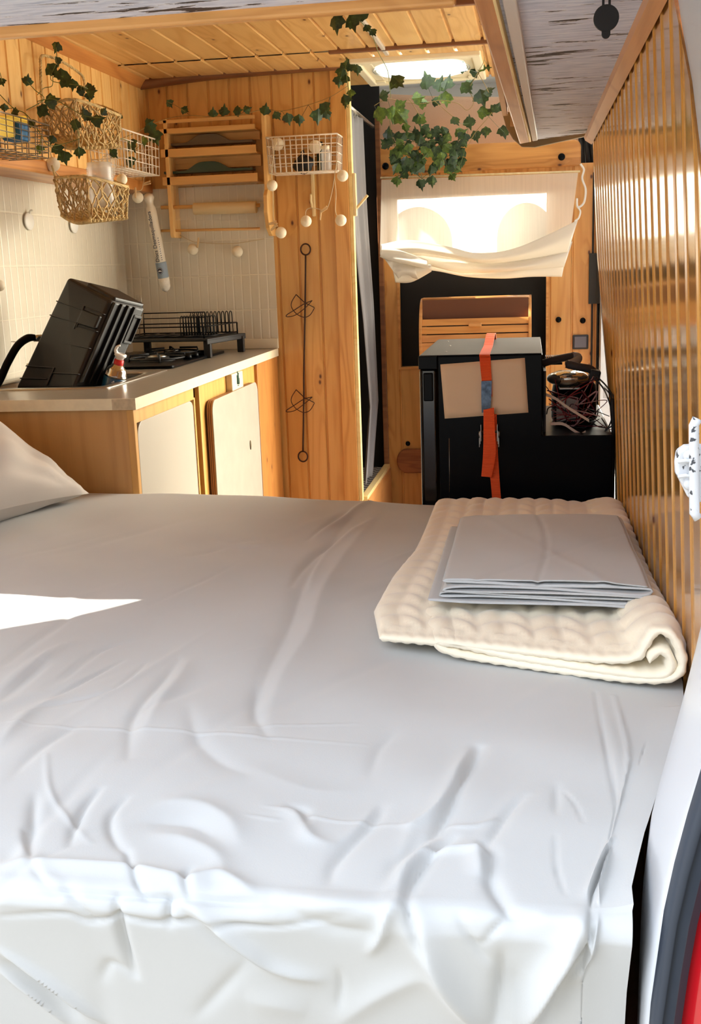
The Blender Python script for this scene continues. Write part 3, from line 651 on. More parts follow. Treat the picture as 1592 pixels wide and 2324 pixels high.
def bplace(x, z, y):
    q = y/1.16; yy = lerp(1.70, 2.82, q)-(x+.25)*.34*(1-q); 
    l0 = interp(q, [0, .12, .3, .5, 1], [-.25, -.278, -.27, -.25, -.245]); r0 = interp(q, [0, 1], [.224, .222])
    k = (x+.25)/(.474); xx = x if q < .001 else lerp(x, l0+(r0-l0)*k, 1)
    zz = BED+(z-BED)*lerp(1, .62, q**.7)*(1-.42*min(1, q*1.6)*min(1, max(0, (x-.06)/.1)))
    # sag of the loops away from the front, rounded far corners
    if q > .93: t = (q-.93)/.07; zz = BED+(zz-BED)*(1-.55*t*t); xx = -.01+(xx+.01)*(1-.10*t*t)
    xx = min(xx, .2245); return (xx, yy, max(zz+.004*math.sin(q*9+x*5), BED+.004))
mb = ribbon('b', None, pth, .0145, ys_b, bplace, cap=.011, disp=bdisp, scal=lambda s, y: 1+.16*math.sin(s*2*math.pi/.021)+.05*math.sin(s*190) if y < .03 else 1.0, step=.0055)
single(mb, 'folded_blanket', m_blk, 'cream cable pattern fleece blanket folded on the bed under the folded grey sheet', 'blanket', smooth=True)
# folded grey sheet on the blanket
zb = BED+.066; zz_ = lambda k: zb+.0052*k
lay = [(-.172, .183), (-.150, .190), (-.138, .176), (-.146, .192), (-.128, .181), (-.141, .193), (-.139, .190)]
pth = []
for k, (a, b) in enumerate(lay):
    w = lambda u: .0016*math.sin(u*17+k*2.1)+.0022*math.sin(u*9+1)*(k/6)
    seq = [a, lerp(a, b, .2), lerp(a, b, .5), lerp(a, b, .8), b]; seq = seq if k % 2 == 0 else seq[::-1]
    pth += [(u, zz_(k)+w(u)) for u in seq]
ys_s = [0, .0015]+list(np.arange(.008, .62, .012))
def splace(x, z, y):
    q = y/.62; yy = 1.80+y*.98-(x+.15)*.10*(1-q); xx = -.15+(x+.15)*(1+.0*q)-.004*q
    k = (z-zb)/.033; yy += (1-q)*(.012*math.sin(k*9)*.4)-(1-k)*.018*(1-q)
    top = k > .8
    zz = z+(-.0022*math.exp(-((x-.012-.02*math.sin(y*5))/.005)**2)+.0018*math.exp(-((x+y*.4-.12)/.012)**2)-.0016*math.exp(-((x-y*.7+.09)/.008)**2)+.002*math.sin(y*22+x*9)*math.sin(x*23) if top else 0)
    if q > .9: zz -= (zz-zb)*.5*((q-.9)/.1)**2
    return (xx, yy, zz-.020*q+.0015*math.sin(xx*31+yy*17)*q)
mb = ribbon('s', None, pth, .0030, ys_s, splace, step=.004)
single(mb, 'folded_sheet', m_sheet, 'grey cotton sheet folded in thin layers, lying on the cream blanket', 'folded sheet', smooth=True)
# ------------------------------------------------------------------ pillow
tip = PY(203, 1120, 2.74); e1 = Vector((-.32, -.94, .02)).normalized(); e2 = Vector((-.80, .10, .50)).normalized(); nn = e1.cross(e2).normalized()
if nn.y > 0: nn = -nn
mb = MB(); G = 44; W_, H_ = .62, .44
for sg in (1, -1):
    rows = []
    for i in range(G+1):
        row = []
        for j in range(G+1):
            u = i/G; v = j/G; a = 2*u-1; b = 2*v-1
            pin = 1-.07*(1-b*b) if abs(a) > 0 else 1; uu = .5+.5*a*(1-.09*(1-b*b)*abs(a)**3); vv = .5+.5*b*(1-.10*(1-a*a)*abs(b)**3)
            h = .13*((1-a**2)**.55*(1-b**2)**.55)
            h += .006*math.sin(a*9+b*4)*(1-a*a)*(1-b*b)*2+ .005*math.sin((a+b)*14+3*a*b)*abs(a*b)*(1-a*a)**.3*(1-b*b)**.3*2
            rr2 = math.hypot(u, v); ph2 = math.atan2(v, u+1e-6); h += (.007*math.sin(ph2*13)*math.exp(-rr2*2.4)*min(1, rr2*5)+.004*math.sin(ph2*24+rr2*6)*math.exp(-rr2*3)*min(1, rr2*4))*min(1, min(u, v, 1-u, 1-v)*14)
            row.append(tip+e1*(uu*W_)+e2*(vv*H_)+nn*h*sg)
        rows.append(row)
    mb.grid(rows)
single(mb, 'pillow', cloth('pillow_cotton', rgb(204,196,188)), 'plump grey pillow leaning at the left side of the bed', 'pillow', smooth=True)
# ================================================================== kitchen unit
XF = -1.080                        # front of the unit
m_front = pine('orange_ply_front', 2, 1, .6, 2.8, (232,180,98), (202,144,66), knots=0, rough=.4, gs=.7)
m_part2 = pine('pine_end_panel', 2, 1, .19, 4.24, (206,140,70), (164,98,38), knots=.3)
m_side = pine('shaded_ply_side', 2, 0, 1.5, -1.8, (206,156,92), (176,126,68), knots=0, rough=.5, gs=.6)
m_doorw = plain('cream_door_paint', rgb(184,178,164), .35, var=.03, vscale=4)
cab = thing('kitchen_cabinet', 'pine plywood kitchen cabinet with two cream doors under the grey worktop', 'cabinet', (-1.4, 3.7, 0))
mb = MB(); mb.box(-1.715, XF-.012, 2.875, 2.893, 0, CTOP-.032); mb.build('side_panel', m_side, cab)
mb = MB(); mb.box(XF-.016, XF+.004, 2.872, 2.894, 0, CTOP-.032); mb.build('corner_post', m_front, cab, bevel=.002)
def door_poly(x, y0, y1, z0, z1, r=.045):
    p = [(x, y0, z0), (x, y1, z0)]
    for cy, a0 in ((y1-r, 0), (y0+r, math.pi/2)):
        for t in np.linspace(a0, a0+math.pi/2, 8): p.append((x, cy+r*math.cos(t), z1-r+r*math.sin(t)))
    return p
dy0, dy1 = 2.906, PX(452, 1050, XF).y; dz1 = PX(330, 948, XF).z
print('door', dy0, dy1, dz1)
# face frame: rails and stiles
mb = MB(); g0, g1 = PX(443, 950, XF).y, PX(453, 950, XF).y
mb.box(XF-.016, XF, 2.894, g0, dz1-.005, CTOP-.032);  mb.box(XF-.016, XF, dy1, g0, 0, dz1)
mb.build('face_frame', m_front, cab, bevel=.001)
mb = MB(); s1 = PX(484, 1000, XF).y; mb.box(XF-.012, XF+.004, g1, s1, 0, CTOP-.032); mb.box(XF-.014, XF-.002, s1, 4.27, CTOP-.13, CTOP-.032); mb.build('centre_stile', m_front, cab, bevel=.0015)
mb = MB(); mb.box(XF-.030, XF+.010, 4.262, YP-.012, 0, CTOP-.032); mb.build('pine_end_panel', m_part2, cab, bevel=.0015)
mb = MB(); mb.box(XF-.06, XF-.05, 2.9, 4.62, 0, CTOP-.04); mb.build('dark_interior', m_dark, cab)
mb = MB(); mb.prism(door_poly(XF-.004, dy0+.010, dy1-.004, .02, dz1-.006), (-.014, 0, 0)); d1 = mb.build('door', m_doorw, cab, bevel=.002)
d2y0, d2y1, d2z = PX(486, 1000, XF+.03).y, PX(590, 1000, XF+.03).y, PX(540, 884, XF+.03).z
mb = MB(); mb.prism(door_poly(XF+.028, d2y0, d2y1, .02, d2z, .04), (.004, 0, 0)); d2 = mb.build('door', plain('worn_cream_door', rgb(178,171,157), .4, var=.07, vscale=14), cab, bevel=.0015); d2['label'] = 'worn cream door standing slightly proud with a hole'
mb = MB(); mb.prism(door_poly(XF+.008, d2y0+.001, d2y1-.001, .02, d2z-.001, .04), (.0198, 0, 0)); 
q, n, b = newmat('ply_layers'); tcn = N(n, 'ShaderNodeTexCoord'); sx = N(n, 'ShaderNodeSeparateXYZ'); n.links.new(tcn.outputs['Object'], sx.inputs[0])
n.links.new(ramp(n, M(n, 'FRACT', M(n, 'MULTIPLY', sx.outputs[0], 160)), [(.4, rgb(176,120,70)), (.6, rgb(70,40,24))]), b.inputs['Base Color'])
mb.build('plywood_edge', q, d2)
hc = PX(569, 1010, XF+.033)
mb = MB(); mb.lathe(hc, [(.011, -.001), (.011, .0008), (0, .0008)], (1, 0, 0), 16)
for v in mb.v: pass
mb.v = [(v[0], hc.y+(v[1]-hc.y)*.75, hc.z+(v[2]-hc.z)*1.6) for v in mb.v]; mb.build('latch_hole', plain('dark_brass', rgb(70,58,26), .4, metal=.6), d2)
# little socket box and card under the worktop
sb = PX(537, 862, XF+.02)
t = thing('socket_box', 'small cream box with a scribbled drawing under the worktop above the worn cream door', 'socket box', (sb.x, sb.y, sb.z-.03))
mb = MB(); a, b_ = PX(526, 862, XF+.02).y, PX(551, 862, XF+.02).y; mb.box(XF-.002, XF+.022, a, b_, sb.z-.052, CTOP-.033); mb.build('box', plain('cream_box', rgb(236,222,186), .5), t, bevel=.003)
mb = MB(); c = Vector((XF+.0235, (a+b_)/2, sb.z+.004))
for s_ in ([(-.012,-.02),(-.012,.012),(-.004,.012)], [(.0,-.022),(.0,.022)], [(.008,-.01),(.008,.018),(.014,.018)], [(-.006,-.026),(.008,-.026)], [(-.009,.022),(-.001,.026)], [(.014,-.022),(.014,.0)]):
    mb.tube([c+Vector((0, u, w)) for u, w in s_], .0016, 6)
mb.build('drawing', plain('green_ink', rgb(50,92,78), .6), t)
# worktop with a sink cut-out
m_top = plain('greige_laminate', rgb(158,149,134), .3, var=.05, vscale=30, coat=.2)
SX0, SX1, SY0, SY1 = -1.665, -1.285, 3.175, 3.60
wt = thing('worktop', 'greige laminate kitchen worktop with cream edging', 'worktop', (-1.4, 3.7, CTOP-.03))
mb = MB(); y0 = 2.862; zt = CTOP; zb_ = CTOP-.03
mb.box(-1.718, SX0, y0, YP-.018, zb_, zt); mb.box(SX1, -1.066, y0, YP-.018, zb_, zt); mb.box(SX0, SX1, y0, SY0, zb_, zt); mb.box(SX0, SX1, SY1, YP-.018, zb_, zt)
mb.build('slab', m_top, wt)
m_edge = plain('cream_edging', rgb(236,226,196), .35, var=.06, vscale=40)
mb = MB(); mb.box(-1.718, -1.064, y0-.003, y0-.0005, zb_-.001, zt+.0005); mb.build('front_edging', m_edge, wt)
mb = MB(); mb.box(-1.0655, -1.063, y0-.003, YP-.018, zb_-.001, zt+.0005); mb.build('side_edging', m_edge, wt)
mb = MB(); mb.box(-1.13, -1.0625, y0-.0045, y0-.003, zb_-.0005, zt-.001); mb.build('worn_patch', plain('torn_edging', rgb(206,190,160), .7, var=.2, vscale=60, bmp=.5, bscale=60), wt)
# sink
sk = thing('sink', 'stainless steel sink set in the worktop under the tilted black crate', 'sink', (-1.47, 3.38, CTOP-.09))
def rrect(x0, x1, y0, y1, r, z, n=6):
    p = []
    for cx, cy, a in ((x1-r, y1-r, 0), (x0+r, y1-r, 90), (x0+r, y0+r, 180), (x1-r, y0+r, 270)):
        for t in np.linspace(math.radians(a), math.radians(a+90), n): p.append((cx+r*math.cos(t), cy+r*math.sin(t), z))
    return p
mb = MB(); loops = [rrect(-1.70, -1.242, 3.115, 3.70, .03, CTOP+.0005), rrect(-1.70, -1.242, 3.115, 3.70, .03, CTOP+.004), rrect(-1.692, -1.25, 3.123, 3.69, .03, CTOP+.0055), rrect(-1.672, -1.278, 3.165, 3.608, .04, CTOP+.003), rrect(-1.66, -1.29, 3.18, 3.595, .04, CTOP-.01), rrect(-1.65, -1.30, 3.19, 3.585, .05, CTOP-.10)]
mb.grid(loops, wrap=True); mb.add(loops[-1], [tuple(range(len(loops[-1])))]); mb.build('basin', m_steel, sk, smooth=True)
# tap
tp = thing('kitchen_tap', 'black curved sink tap with a chrome tip in front of the tiles', 'tap', (-1.66, 3.1, CTOP))
pts = bez([PY(-60, 900, 3.2), PY(-12, 880, 3.25), PY(18, 822, 3.3), PY(40, 785, 3.35), PY(62, 768, 3.4), PY(80, 766, 3.42)], 8)
mb = MB(); mb.tube(pts, [.013]*(len(pts)-8)+list(np.linspace(.013, .010, 8)), 14, flat=.7); mb.build('spout', m_black, tp)
mb = MB(); a = PY(74, 768, 3.42); b_ = PY(97, 767, 3.44); mb.tube([a, lerp(a, b_, .1), b_], [.009, .0115, .0115], 16); mb.tube([b_+Vector((-.006, 0, .0)), b_+Vector((-.005, 0, -.014))], [.0105, .0095], 14); mb.build('spout_tip', m_metal, tp)
mb = MB(); mb.tube(bez([PY(-10, 785, 3.5), PY(15, 776, 3.5), PY(40, 777, 3.5), PY(48, 788, 3.5)], 6), .0014, 8); mb.build('wire', m_steel, tp)
# ------------------------------------------------------------------ tilted crate
A = PY(153, 628, 3.47); B = PY(252, 680, 3.37); C = PY(332, 699, 3.50); D = PY(166, 881, 3.24); E = PY(33, 883, 3.34)
bx = B-A; cx = C-B; ax = D-B; bot = (E-A)
def cr_pt(u, v, w):               # u along b, v along c, w down the long side; slight taper
    a = lerp(ax, bot, 1-u) if True else ax
    return A+bx*u+cx*v+(lerp(bot, ax, u))*w
ct = thing('storage_crate', 'black ribbed plastic storage crate tilted on its end in the sink', 'crate', tuple(lerp(E, D, .5)))
m_crate = plain('black_plastic', rgb(22,22,24), .36, bmp=.05, bscale=200)
def slab(mb, u0, u1, v0, v1, w0, w1):
    P = [cr_pt(u, v, w) for w in (w0, w1) for u, v in ((u0, v0), (u1, v0), (u1, v1), (u0, v1))]
    return mb.add(P, [(0,3,2,1),(4,5,6,7),(0,1,5,4),(1,2,6,5),(2,3,7,6),(3,0,4,7)])
mb = MB(); slab(mb, 0, 1, 0, 1, 0, 1); mb.build('body', m_crate, ct, bevel=.012, seg=4)
mb = MB()                          # ribs: the right hand (narrow) face and the big side face
for v in (.08, .28, .46, .64): slab(mb, .96, 1.045, v, v+.05, .02, .93)
slab(mb, .96, 1.04, .74, .95, .10, .13); slab(mb, .96, 1.04, .92, .95, .10, .42); slab(mb, .96, 1.04, .72, .75, .10, .42); slab(mb, .96, 1.04, .72, .95, .40, .43)
for (u0, u1, w0) in ((0, .58, .21), (.62, 1, .165), (0, .56, .335), (.58, 1, .36), (0, .55, .79), (.58, 1, .55), (.0, .5, .90), (.5, 1, .84)): slab(mb, u0+.02, u1, -.03, .04, w0, w0+.010)
for (u, w0, w1) in ((.57, .165, .40), (.53, .79, .97), (.60, .2, .38)): slab(mb, u, u+.025, -.04, .04, w0, w1)
mb.build('ribs', m_crate, ct, bevel=.002)
mb = MB(); slab(mb, .35, .98, .10, .95, -.035, .02); mb.build('rim_lip', m_crate, ct, bevel=.006)
mb = MB(); slab(mb, .60, .97, -.07, .03, .20, .34); mb.build('handle_grip', m_crate, ct, bevel=.004)
# ------------------------------------------------------------------ gas canister
gc = PY(258, 872, 3.33); ta = (PY(272, 830, 3.33)-PY(262, 872, 3.33)).normalized()
cn = thing('gas_canister', 'blue gas canister with red collar and white cap in the sink beside the crate', 'gas canister', tuple(gc-ta*.08))
base = gc-ta*.07
mb = MB(); mb.lathe(base, [(0, 0), (.034, 0), (.036, .004), (.036, .090), (.034, .096)], ta, 28); body = mb.build('body', plain('petrol_blue_label', rgb(20,78,118), .3, coat=.4), cn)
mb = MB(); mb.lathe(base, [(.034, .094), (.0365, .097), (.0365, .101), (.033, .106), (.031, .118), (.026, .125), (.021, .128), (.019, .134), (.013, .136)], ta, 28); mb.build('shoulder', m_metal, cn)
mb = MB(); mb.lathe(base, [(.015, .130), (.0155, .132), (.0155, .150), (.013, .152)], ta, 20); mb.build('collar', plain('red_plastic', rgb(200,30,28), .35), cn)
mb = MB(); mb.lathe(base, [(.0125, .150), (.0125, .158), (.019, .163), (.019, .170), (.010, .172), (.010, .165)], ta, 20)
tq = base+ta*.170; mb.tube(bez([tq+Vector((-.012, 0, 0)), tq+Vector((-.016, 0, .012)), tq+Vector((-.008, 0, .024)), tq+Vector((.000, 0, .026))], 6), [.006]*6+[.005]*6+[.003]*7, 10); mb.build('cap', plain('white_plastic', rgb(240,240,238), .35), cn)
mb = MB(); u = ta.orthogonal().normalized(); vv = ta.cross(u)
def on_can(a, h): 
    d = Vector((math.sin(a), -math.cos(a), 0)); d = (d-ta*d.dot(ta)).normalized(); return base+ta*h+d*.0366
mb.tube([on_can(.15, .066), on_can(.3, .088)], .0009, 6); mb.tube([on_can(.1, .080), on_can(.3, .088), on_can(.45, .078)], .0009, 6)
for k in range(5): mb.tube([on_can(.6+k*.09, .083), on_can(.6+k*.09, .086)], .0008, 6)
tr = [on_can(-.75, .10), on_can(-.5, .10), on_can(-.62, .113)]; mb.build('printed_arrow', plain('white_print', rgb(235,238,240), .5), cn); mb = MB(); mb.tube(tr, .0010, 6, closed=True); mb.build('printed_triangle', plain('white_print', rgb(235,238,240), .5), cn)
# ------------------------------------------------------------------ hob
hb = thing('gas_hob', 'black glass gas hob with two burners set in the worktop', 'hob', (-1.45, 4.1, CTOP))
mb = MB(); mb.prism(rrect(-1.70, -1.245, 3.745, 4.44, .02, CTOP+.001), (0, 0, .010)); mb.build('glass_plate', m_black, hb, bevel=.003)
for k, (bx_, by_, r) in enumerate(((-1.38, 3.98, .045), (-1.55, 4.02, .038), (-1.42, 4.28, .034))):
    mb = MB(); mb.lathe((bx_, by_, CTOP+.011), [(0, 0), (r*1.5, 0), (r*1.45, .004), (r, .006), (r, .014), (0, .014)], n=28); bn = mb.build('burner', m_blackm, hb)
    mb = MB(); mb.lathe((bx_, by_, CTOP+.024), [(0, 0), (r*.75, 0), (r*.8, .003), (r*.6, .008), (0, .009)], n=24); mb.build('burner_cap', m_steel, bn)
for gx, gy in ((-1.38, 3.98), (-1.42, 4.28)):
    mb = MB()
    for k in range(4):
        a = k*math.pi/2+.4; d = Vector((math.cos(a), math.sin(a), 0)); c = Vector((gx, gy, 0))
        mb.tube([c+d*.105+Vector((0, 0, CTOP+.011)), c+d*.10+Vector((0, 0, CTOP+.035)), c+d*.03+Vector((0, 0, CTOP+.037))], .004, 8)
    mb.tube([(gx+.10*math.cos(t), gy+.10*math.sin(t), CTOP+.022) for t in np.linspace(0, 2*math.pi, 28, endpoint=False)], .0035, 8, closed=True); mb.build('pan_grate', m_blackm, hb)
for k in range(4):
    mb = MB(); mb.lathe((-1.275, 4.02+k*.09, CTOP+.011), [(0, 0), (.017, 0), (.015, .018), (0, .019)], n=18); mb.build('knob', m_black, hb)
# ------------------------------------------------------------------ dish rack on its drip tray
dr = thing('dish_rack', 'black wire dish rack on a raised drip tray standing over the hob', 'dish rack', (-1.4, 4.35, CTOP))
TZ = 1.035
mb = MB(); mb.prism([(-1.66, 4.22, TZ), (-1.235, 4.16, TZ), (-1.17, 4.50, TZ), (-1.64, 4.56, TZ)], (0, 0, .010)); mb.prism([(-1.235, 4.16, TZ-.012), (-1.17, 4.50, TZ-.012), (-1.178, 4.50, TZ-.012), (-1.243, 4.16, TZ-.012)], (0, 0, .02)); mb.build('drip_tray', m_blackm, dr, bevel=.003)
for x, y in ((-1.245, 4.19), (-1.185, 4.47), (-1.63, 4.25), (-1.61, 4.53)):
    mb = MB(); mb.box(x-.014, x+.014, y-.012, y+.012, CTOP+.001, TZ); mb.build('leg', m_blackm, dr, bevel=.003)
mb = MB()
def wire(mb, pts, r=.0022, closed=False): mb.tube(pts, r, 7, closed=closed)
z0, z1, z2 = TZ+.016, TZ+.055, TZ+.10
rect = lambda z, i=0: [(-1.64+i, 4.24+i, z), (-1.26-i, 4.20+i, z), (-1.20-i, 4.48-i, z), (-1.62+i, 4.53-i, z)]
wire(mb, rect(z0), .003, True); wire(mb, rect(z1), .0024, True)
wire(mb, [(-1.62, 4.53, z1), (-1.62, 4.535, z2), (-1.34, 4.50, z2), (-1.34, 4.50, z1)], .0024); wire(mb, [(-1.62, 4.53, z2-.022), (-1.34, 4.50, z2-.022)], .002)
for k in range(7): t = k/6; wire(mb, [Vector((lerp(-1.64, -1.26, t), lerp(4.24, 4.20, t), z0)), Vector((lerp(-1.62, -1.20, t), lerp(4.53, 4.48, t), z0))], .0018)
for x, y in ((-1.64, 4.24), (-1.26, 4.20), (-1.20, 4.48), (-1.62, 4.53)): wire(mb, [(x, y, TZ+.01), (x, y, z1)], .003)
mb.build('wire_frame', m_black, dr)
for row, (yy, n_) in enumerate(((4.30, 13), (4.44, 11))):
    mb = MB()
    for k in range(n_):
        x = lerp(-1.385, -1.25 if row == 0 else -1.22, k/(n_-1)); h = .085 if row else .075
        pts = [(x, yy, z0), (x, yy, z0+h*.8), (x+.002, yy+.006, z0+h), (x+.004, yy+.018, z0+h), (x+.005, yy+.024, z0+h*.8), (x+.006, yy+.026, z0)]
        wire(mb, bez(pts, 4), .0019)
    mb.build('plate_holder', m_black, dr)
mb = MB(); fc = PY(300, 690, 4.05); fb = Vector((-1.50, 4.05, TZ-.02))
# fork standing behind the crate
fk = thing('fork', 'steel fork sticking up behind the black crate', 'fork', tuple(fb))
f0 = PY(317, 692, 4.3); mb = MB(); mb.tube([f0+Vector((-.01, 0, -.13)), f0+Vector((0, 0, -.02)), f0], [.003, .003, .006], 8, flat=.5)
for k in range(4): s_ = (k-1.5)*.0058; mb.tube([f0+Vector((s_*.6, 0, 0)), f0+Vector((s_, -.002, .012)), f0+Vector((s_*1.05, -.001, .040))], [.002, .0017, .001], 6)
mb.build('head', m_steel, fk)
bpy.data.objects.remove(fk.children[0]) if False else None
# ================================================================== shelf rack on the partition
m_rack = pine('rack_beech', 0, 2, .3, 0, (222,172,104), (192,138,74), knots=0, rough=.45, coat=.1)
m_rackz = pine('rack_beech_side', 2, 1, .3, 0, (236,190,120), (206,152,84), knots=0, rough=.45, coat=.1)
YR = 4.50                          # front of the rack
rk = thing('wall_rack', 'beech wall rack holding trays and a paper roll above the tiles', 'rack', (-1.3, 4.56, 1.44))
def sidep(xp0, xp1, top, bot, right):
    a = PY(xp1, top, YR); z1 = a.z; z0 = PY(xp1, bot, YR).z; x = a.x; zm = PY(xp1, 430, YR).z
    prof = [(YP-.008, z1), (YR+.03, z1), (YR+.03, zm+.02), (YR+.026, zm), (YR+.002, zm-.022), (YR-.004, lerp(zm, z0, .5)), (YR+.02, z0+.03), (YR+.05, z0+.012), (YR+.07, z0), (YP-.008, z0)]
    if not right: prof = [(YP-.008, z1), (YR+.03, z1), (YR+.03, z0+.01), (YR+.04, z0), (YP-.008, z0)]
    mb = MB(); mb.prism([(x, y, z) for y, z in prof], (-.016, 0, 0)); return mb.build('side_board', m_rackz, rk, bevel=.002)
sidep(0, 597, 254, 535, True); sidep(0, 372, 268, 540, False)
xl, xr_ = PY(368, 400, YR+.03).x, PY(584, 400, YR+.03).x
for name, p0, p1, dpt in (('rail', 266, 274, .01), ('rail', 286, 298, .10), ('rail', 333, 352, .10), ('rail', 397, 416, .10)):
    z1 = PY(480, p0, YR+.03).z; z0 = PY(480, p1, YR+.03).z
    mb = MB(); mb.box(xl, xr_, YR+.03, YR+.042, z0, z1)
    if dpt > .05: mb.box(xl, xr_, YR+.042, YP-.012, z0, z0+.008)
    mb.build('shelf' if dpt > .05 else 'rail', m_rack, rk, bevel=.0015)
for p0, p1 in ((300, 322), (352, 382)):
    mb = MB(); z1 = PY(480, p0, YP-.03).z; z0 = PY(480, p1, YP-.03).z; mb.box(xl, xr_, YP-.03, YP-.02, z0, z1); mb.build('back_slat', m_rack, rk, bevel=.001)
# film backing, dowels
for p, y, r, w in ((468, YR+.05, .0075, .42), (521, YR+.06, .0055, 1)):
    a = PY(366, p+3, y); b_ = PY(590, p-2, y); b_ = lerp(a, b_, 1.0); mb = MB(); mb.tube([a, b_], r, 12); mb.build('dowel', m_rack, rk)
tr_ = None
for nm, py0, py1, col, lab in (('g', 323, 309, rgb(96,84,72), 'dark grey serving tray with a raised middle on the upper rack shelf'), ('h', 386, 371, rgb(34,66,56), 'dark green serving tray with a raised middle on the lower rack shelf')):
    a = PY(372, py0+6, YR+.07); b_ = PY(574, py0-3, YR+.07); c = PY(472, py1-2, YR+.07); th = .007; prof = []
    hh = c.z-lerp(a.z, b_.z, .5); n_ = 30
    top = [(lerp(a.x, b_.x, t), max(a.z, b_.z)+.004+max(0, hh)*math.exp(-((t-.5)/.19)**4*1.0)*math.cos((t-.5)*1.2)) for t in np.linspace(0, 1, n_)]
    poly = [(x, a.y, z) for x, z in top] + [(b_.x, a.y, b_.z-.004), (a.x, a.y, a.z-.006)]
    mb = MB(); mb.prism(poly, (0, .05, 0)); single(mb, 'serving_tray', plain('tray_'+nm, col, .3, coat=.4), lab, 'tray', bevel=.001)
# kitchen roll in clear film
a = PY(440, 474, YR+.055); b_ = PY(583, 470, YR+.055)
rl = thing('paper_roll', 'pale kitchen paper roll wrapped in clear film hanging in the beech rack', 'kitchen roll', tuple(lerp(a, b_, .5)))
mb = MB(); mb.lathe(a, [(.004, 0), (.023, .001), (.024, .003), (.024, (b_-a).length-.003), (.023, (b_-a).length-.001), (.004, (b_-a).length)], (b_-a), 26); mb.build('roll', plain('roll_paper', rgb(214,190,146), .6, bmp=.2, bscale=60), rl)
mb = MB(); rows = []
q, n, b = newmat('clear_film'); b.inputs['Base Color'].default_value = rgb(235,228,214); b.inputs['Roughness'].default_value = .12; b.inputs['Alpha'].default_value = .22
tcn = N(n, 'ShaderNodeTexCoord'); bump(n, b, noise(n, tcn.outputs['Object'], 45, 4, .6, 1.0), .8, .01); m_film = q
p00, p10, p01, p11 = PY(390, 416, YR+.10), PY(588, 412, YR+.10), PY(392, 500, YR+.07), PY(588, 500, YR+.07)
for i in range(13):
    t = i/12; rows.append([lerp(lerp(p00, p10, u), lerp(p01, p11, u), t)+Vector((0, .006*math.sin(u*17+t*5)+.004*math.sin(u*40+t*22), 0)) for u in np.linspace(0, 1, 30)])
mb.grid(rows); mb.build('film', m_film, rl, smooth=True)
# ------------------------------------------------------------------ bag of cotton pads
m_bag = plain('clear_bag_cream', rgb(236,226,206), .35, coat=.3)
A = PY(336, 438, 4.52); Bq = PY(377, 660, 4.56)
cp = thing('cotton_pad_bag', 'long bag of round cotton pads hanging under the left end of the rack', 'bag', tuple(Bq))
def ax_(t): return lerp(A, Bq, t)
R_ = .029
mb = MB(); ts = [0, .02, .05, .09, .12, .15, .2, .5, .84]; rr = [.008, .026, .029, .020, .019, .026, R_, R_, R_]
mb.tube([ax_(t) for t in ts], rr, 20, flat=.75); mb.build('sleeve', m_bag, cp)
mb = MB(); mb.tube([ax_(t) for t in (.70, .71, .86, .87)], [R_*1.0, R_*1.03, R_*1.03, R_*1.0], 20, flat=.75); mb.build('blue_band', plain('pale_blue_print', rgb(150,168,186), .4), cp)
mb = MB(); mb.tube([ax_(t) for t in (.84, .90, .96, .99, 1.01)], [R_*1.02, R_*1.02, R_*.95, R_*.7, R_*.2], 20, flat=.75); mb.build('cotton_pads', plain('cotton', rgb(246,240,226), .9, bmp=.6, bscale=150), cp)
axd = (Bq-A).normalized(); sd = Vector((1, 0, 0)); sd = (sd-axd*sd.dot(axd)).normalized(); fr = sd.cross(axd)
if fr.y > 0: fr = -fr
m_ink = plain('navy_ink', rgb(38,50,74), .5); m_wt = plain('white_ink', rgb(236,238,240), .5)
def text_obj(txt, size, mat, parent, origin, xd, yd, name, extr=.0004):
    cu = bpy.data.curves.new(name, 'FONT'); cu.body = txt; cu.size = size; cu.extrude = extr; cu.align_x = 'LEFT'
    o = bpy.data.objects.new(name, cu); COL.objects.link(o); dg = bpy.context.evaluated_depsgraph_get(); dg.update()
    me = bpy.data.meshes.new_from_object(o.evaluated_get(dg)); bpy.data.objects.remove(o)
    zd = xd.cross(yd); mt = Matrix((( xd.x, yd.x, zd.x, origin.x), (xd.y, yd.y, zd.y, origin.y), (xd.z, yd.z, zd.z, origin.z), (0, 0, 0, 1)))
    loc = Vector(parent['_b']) if parent else Vector((0, 0, 0))
    me.transform(Matrix.Translation(-loc) @ mt); me.materials.clear(); me.materials.append(mat)
    o = bpy.data.objects.new(name, me); COL.objects.link(o); o.parent = parent; o['_b'] = tuple(loc); return o
up_ = -axd
text_obj('Discs Desmaquilladors', .0225, m_ink, cp, ax_(.695)+fr*(R_+.0012)+sd*.006, up_, -sd, 'lettering')
mb = MB()
for k in range(11):
    c = ax_(.69)+fr*(R_*.86)+up_*(.006+k*.0088)+sd*.0165; mb.lathe(c+fr*.001, [(0, 0), (.0019, 0), (.0019, .001), (0, .001)], tuple(fr), 8)
mb.build('dotted_line', m_ink, cp)
c = ax_(.785)+fr*(R_*1.04)
mb = MB(); mb.lathe(c, [(0, 0), (.0135, 0), (.0135, .0012), (0, .0012)], tuple(fr), 24); lg = mb.build('round_emblem', m_ink, cp)
mb = MB(); mb.tube([c+fr*.0016+(sd*math.cos(t)+axd*math.sin(t))*.0112 for t in np.linspace(0, 2*math.pi, 24, endpoint=False)], .0007, 5, closed=True)
mb.add([c+fr*.0018+sd*x-axd*y for x, y in ((-.008, -.003), (-.002, .004), (.002, 0), (.005, .003), (.009, -.004))], [(0, 1, 2, 3, 4)]); mb.build('emblem_drawing', m_wt, lg)
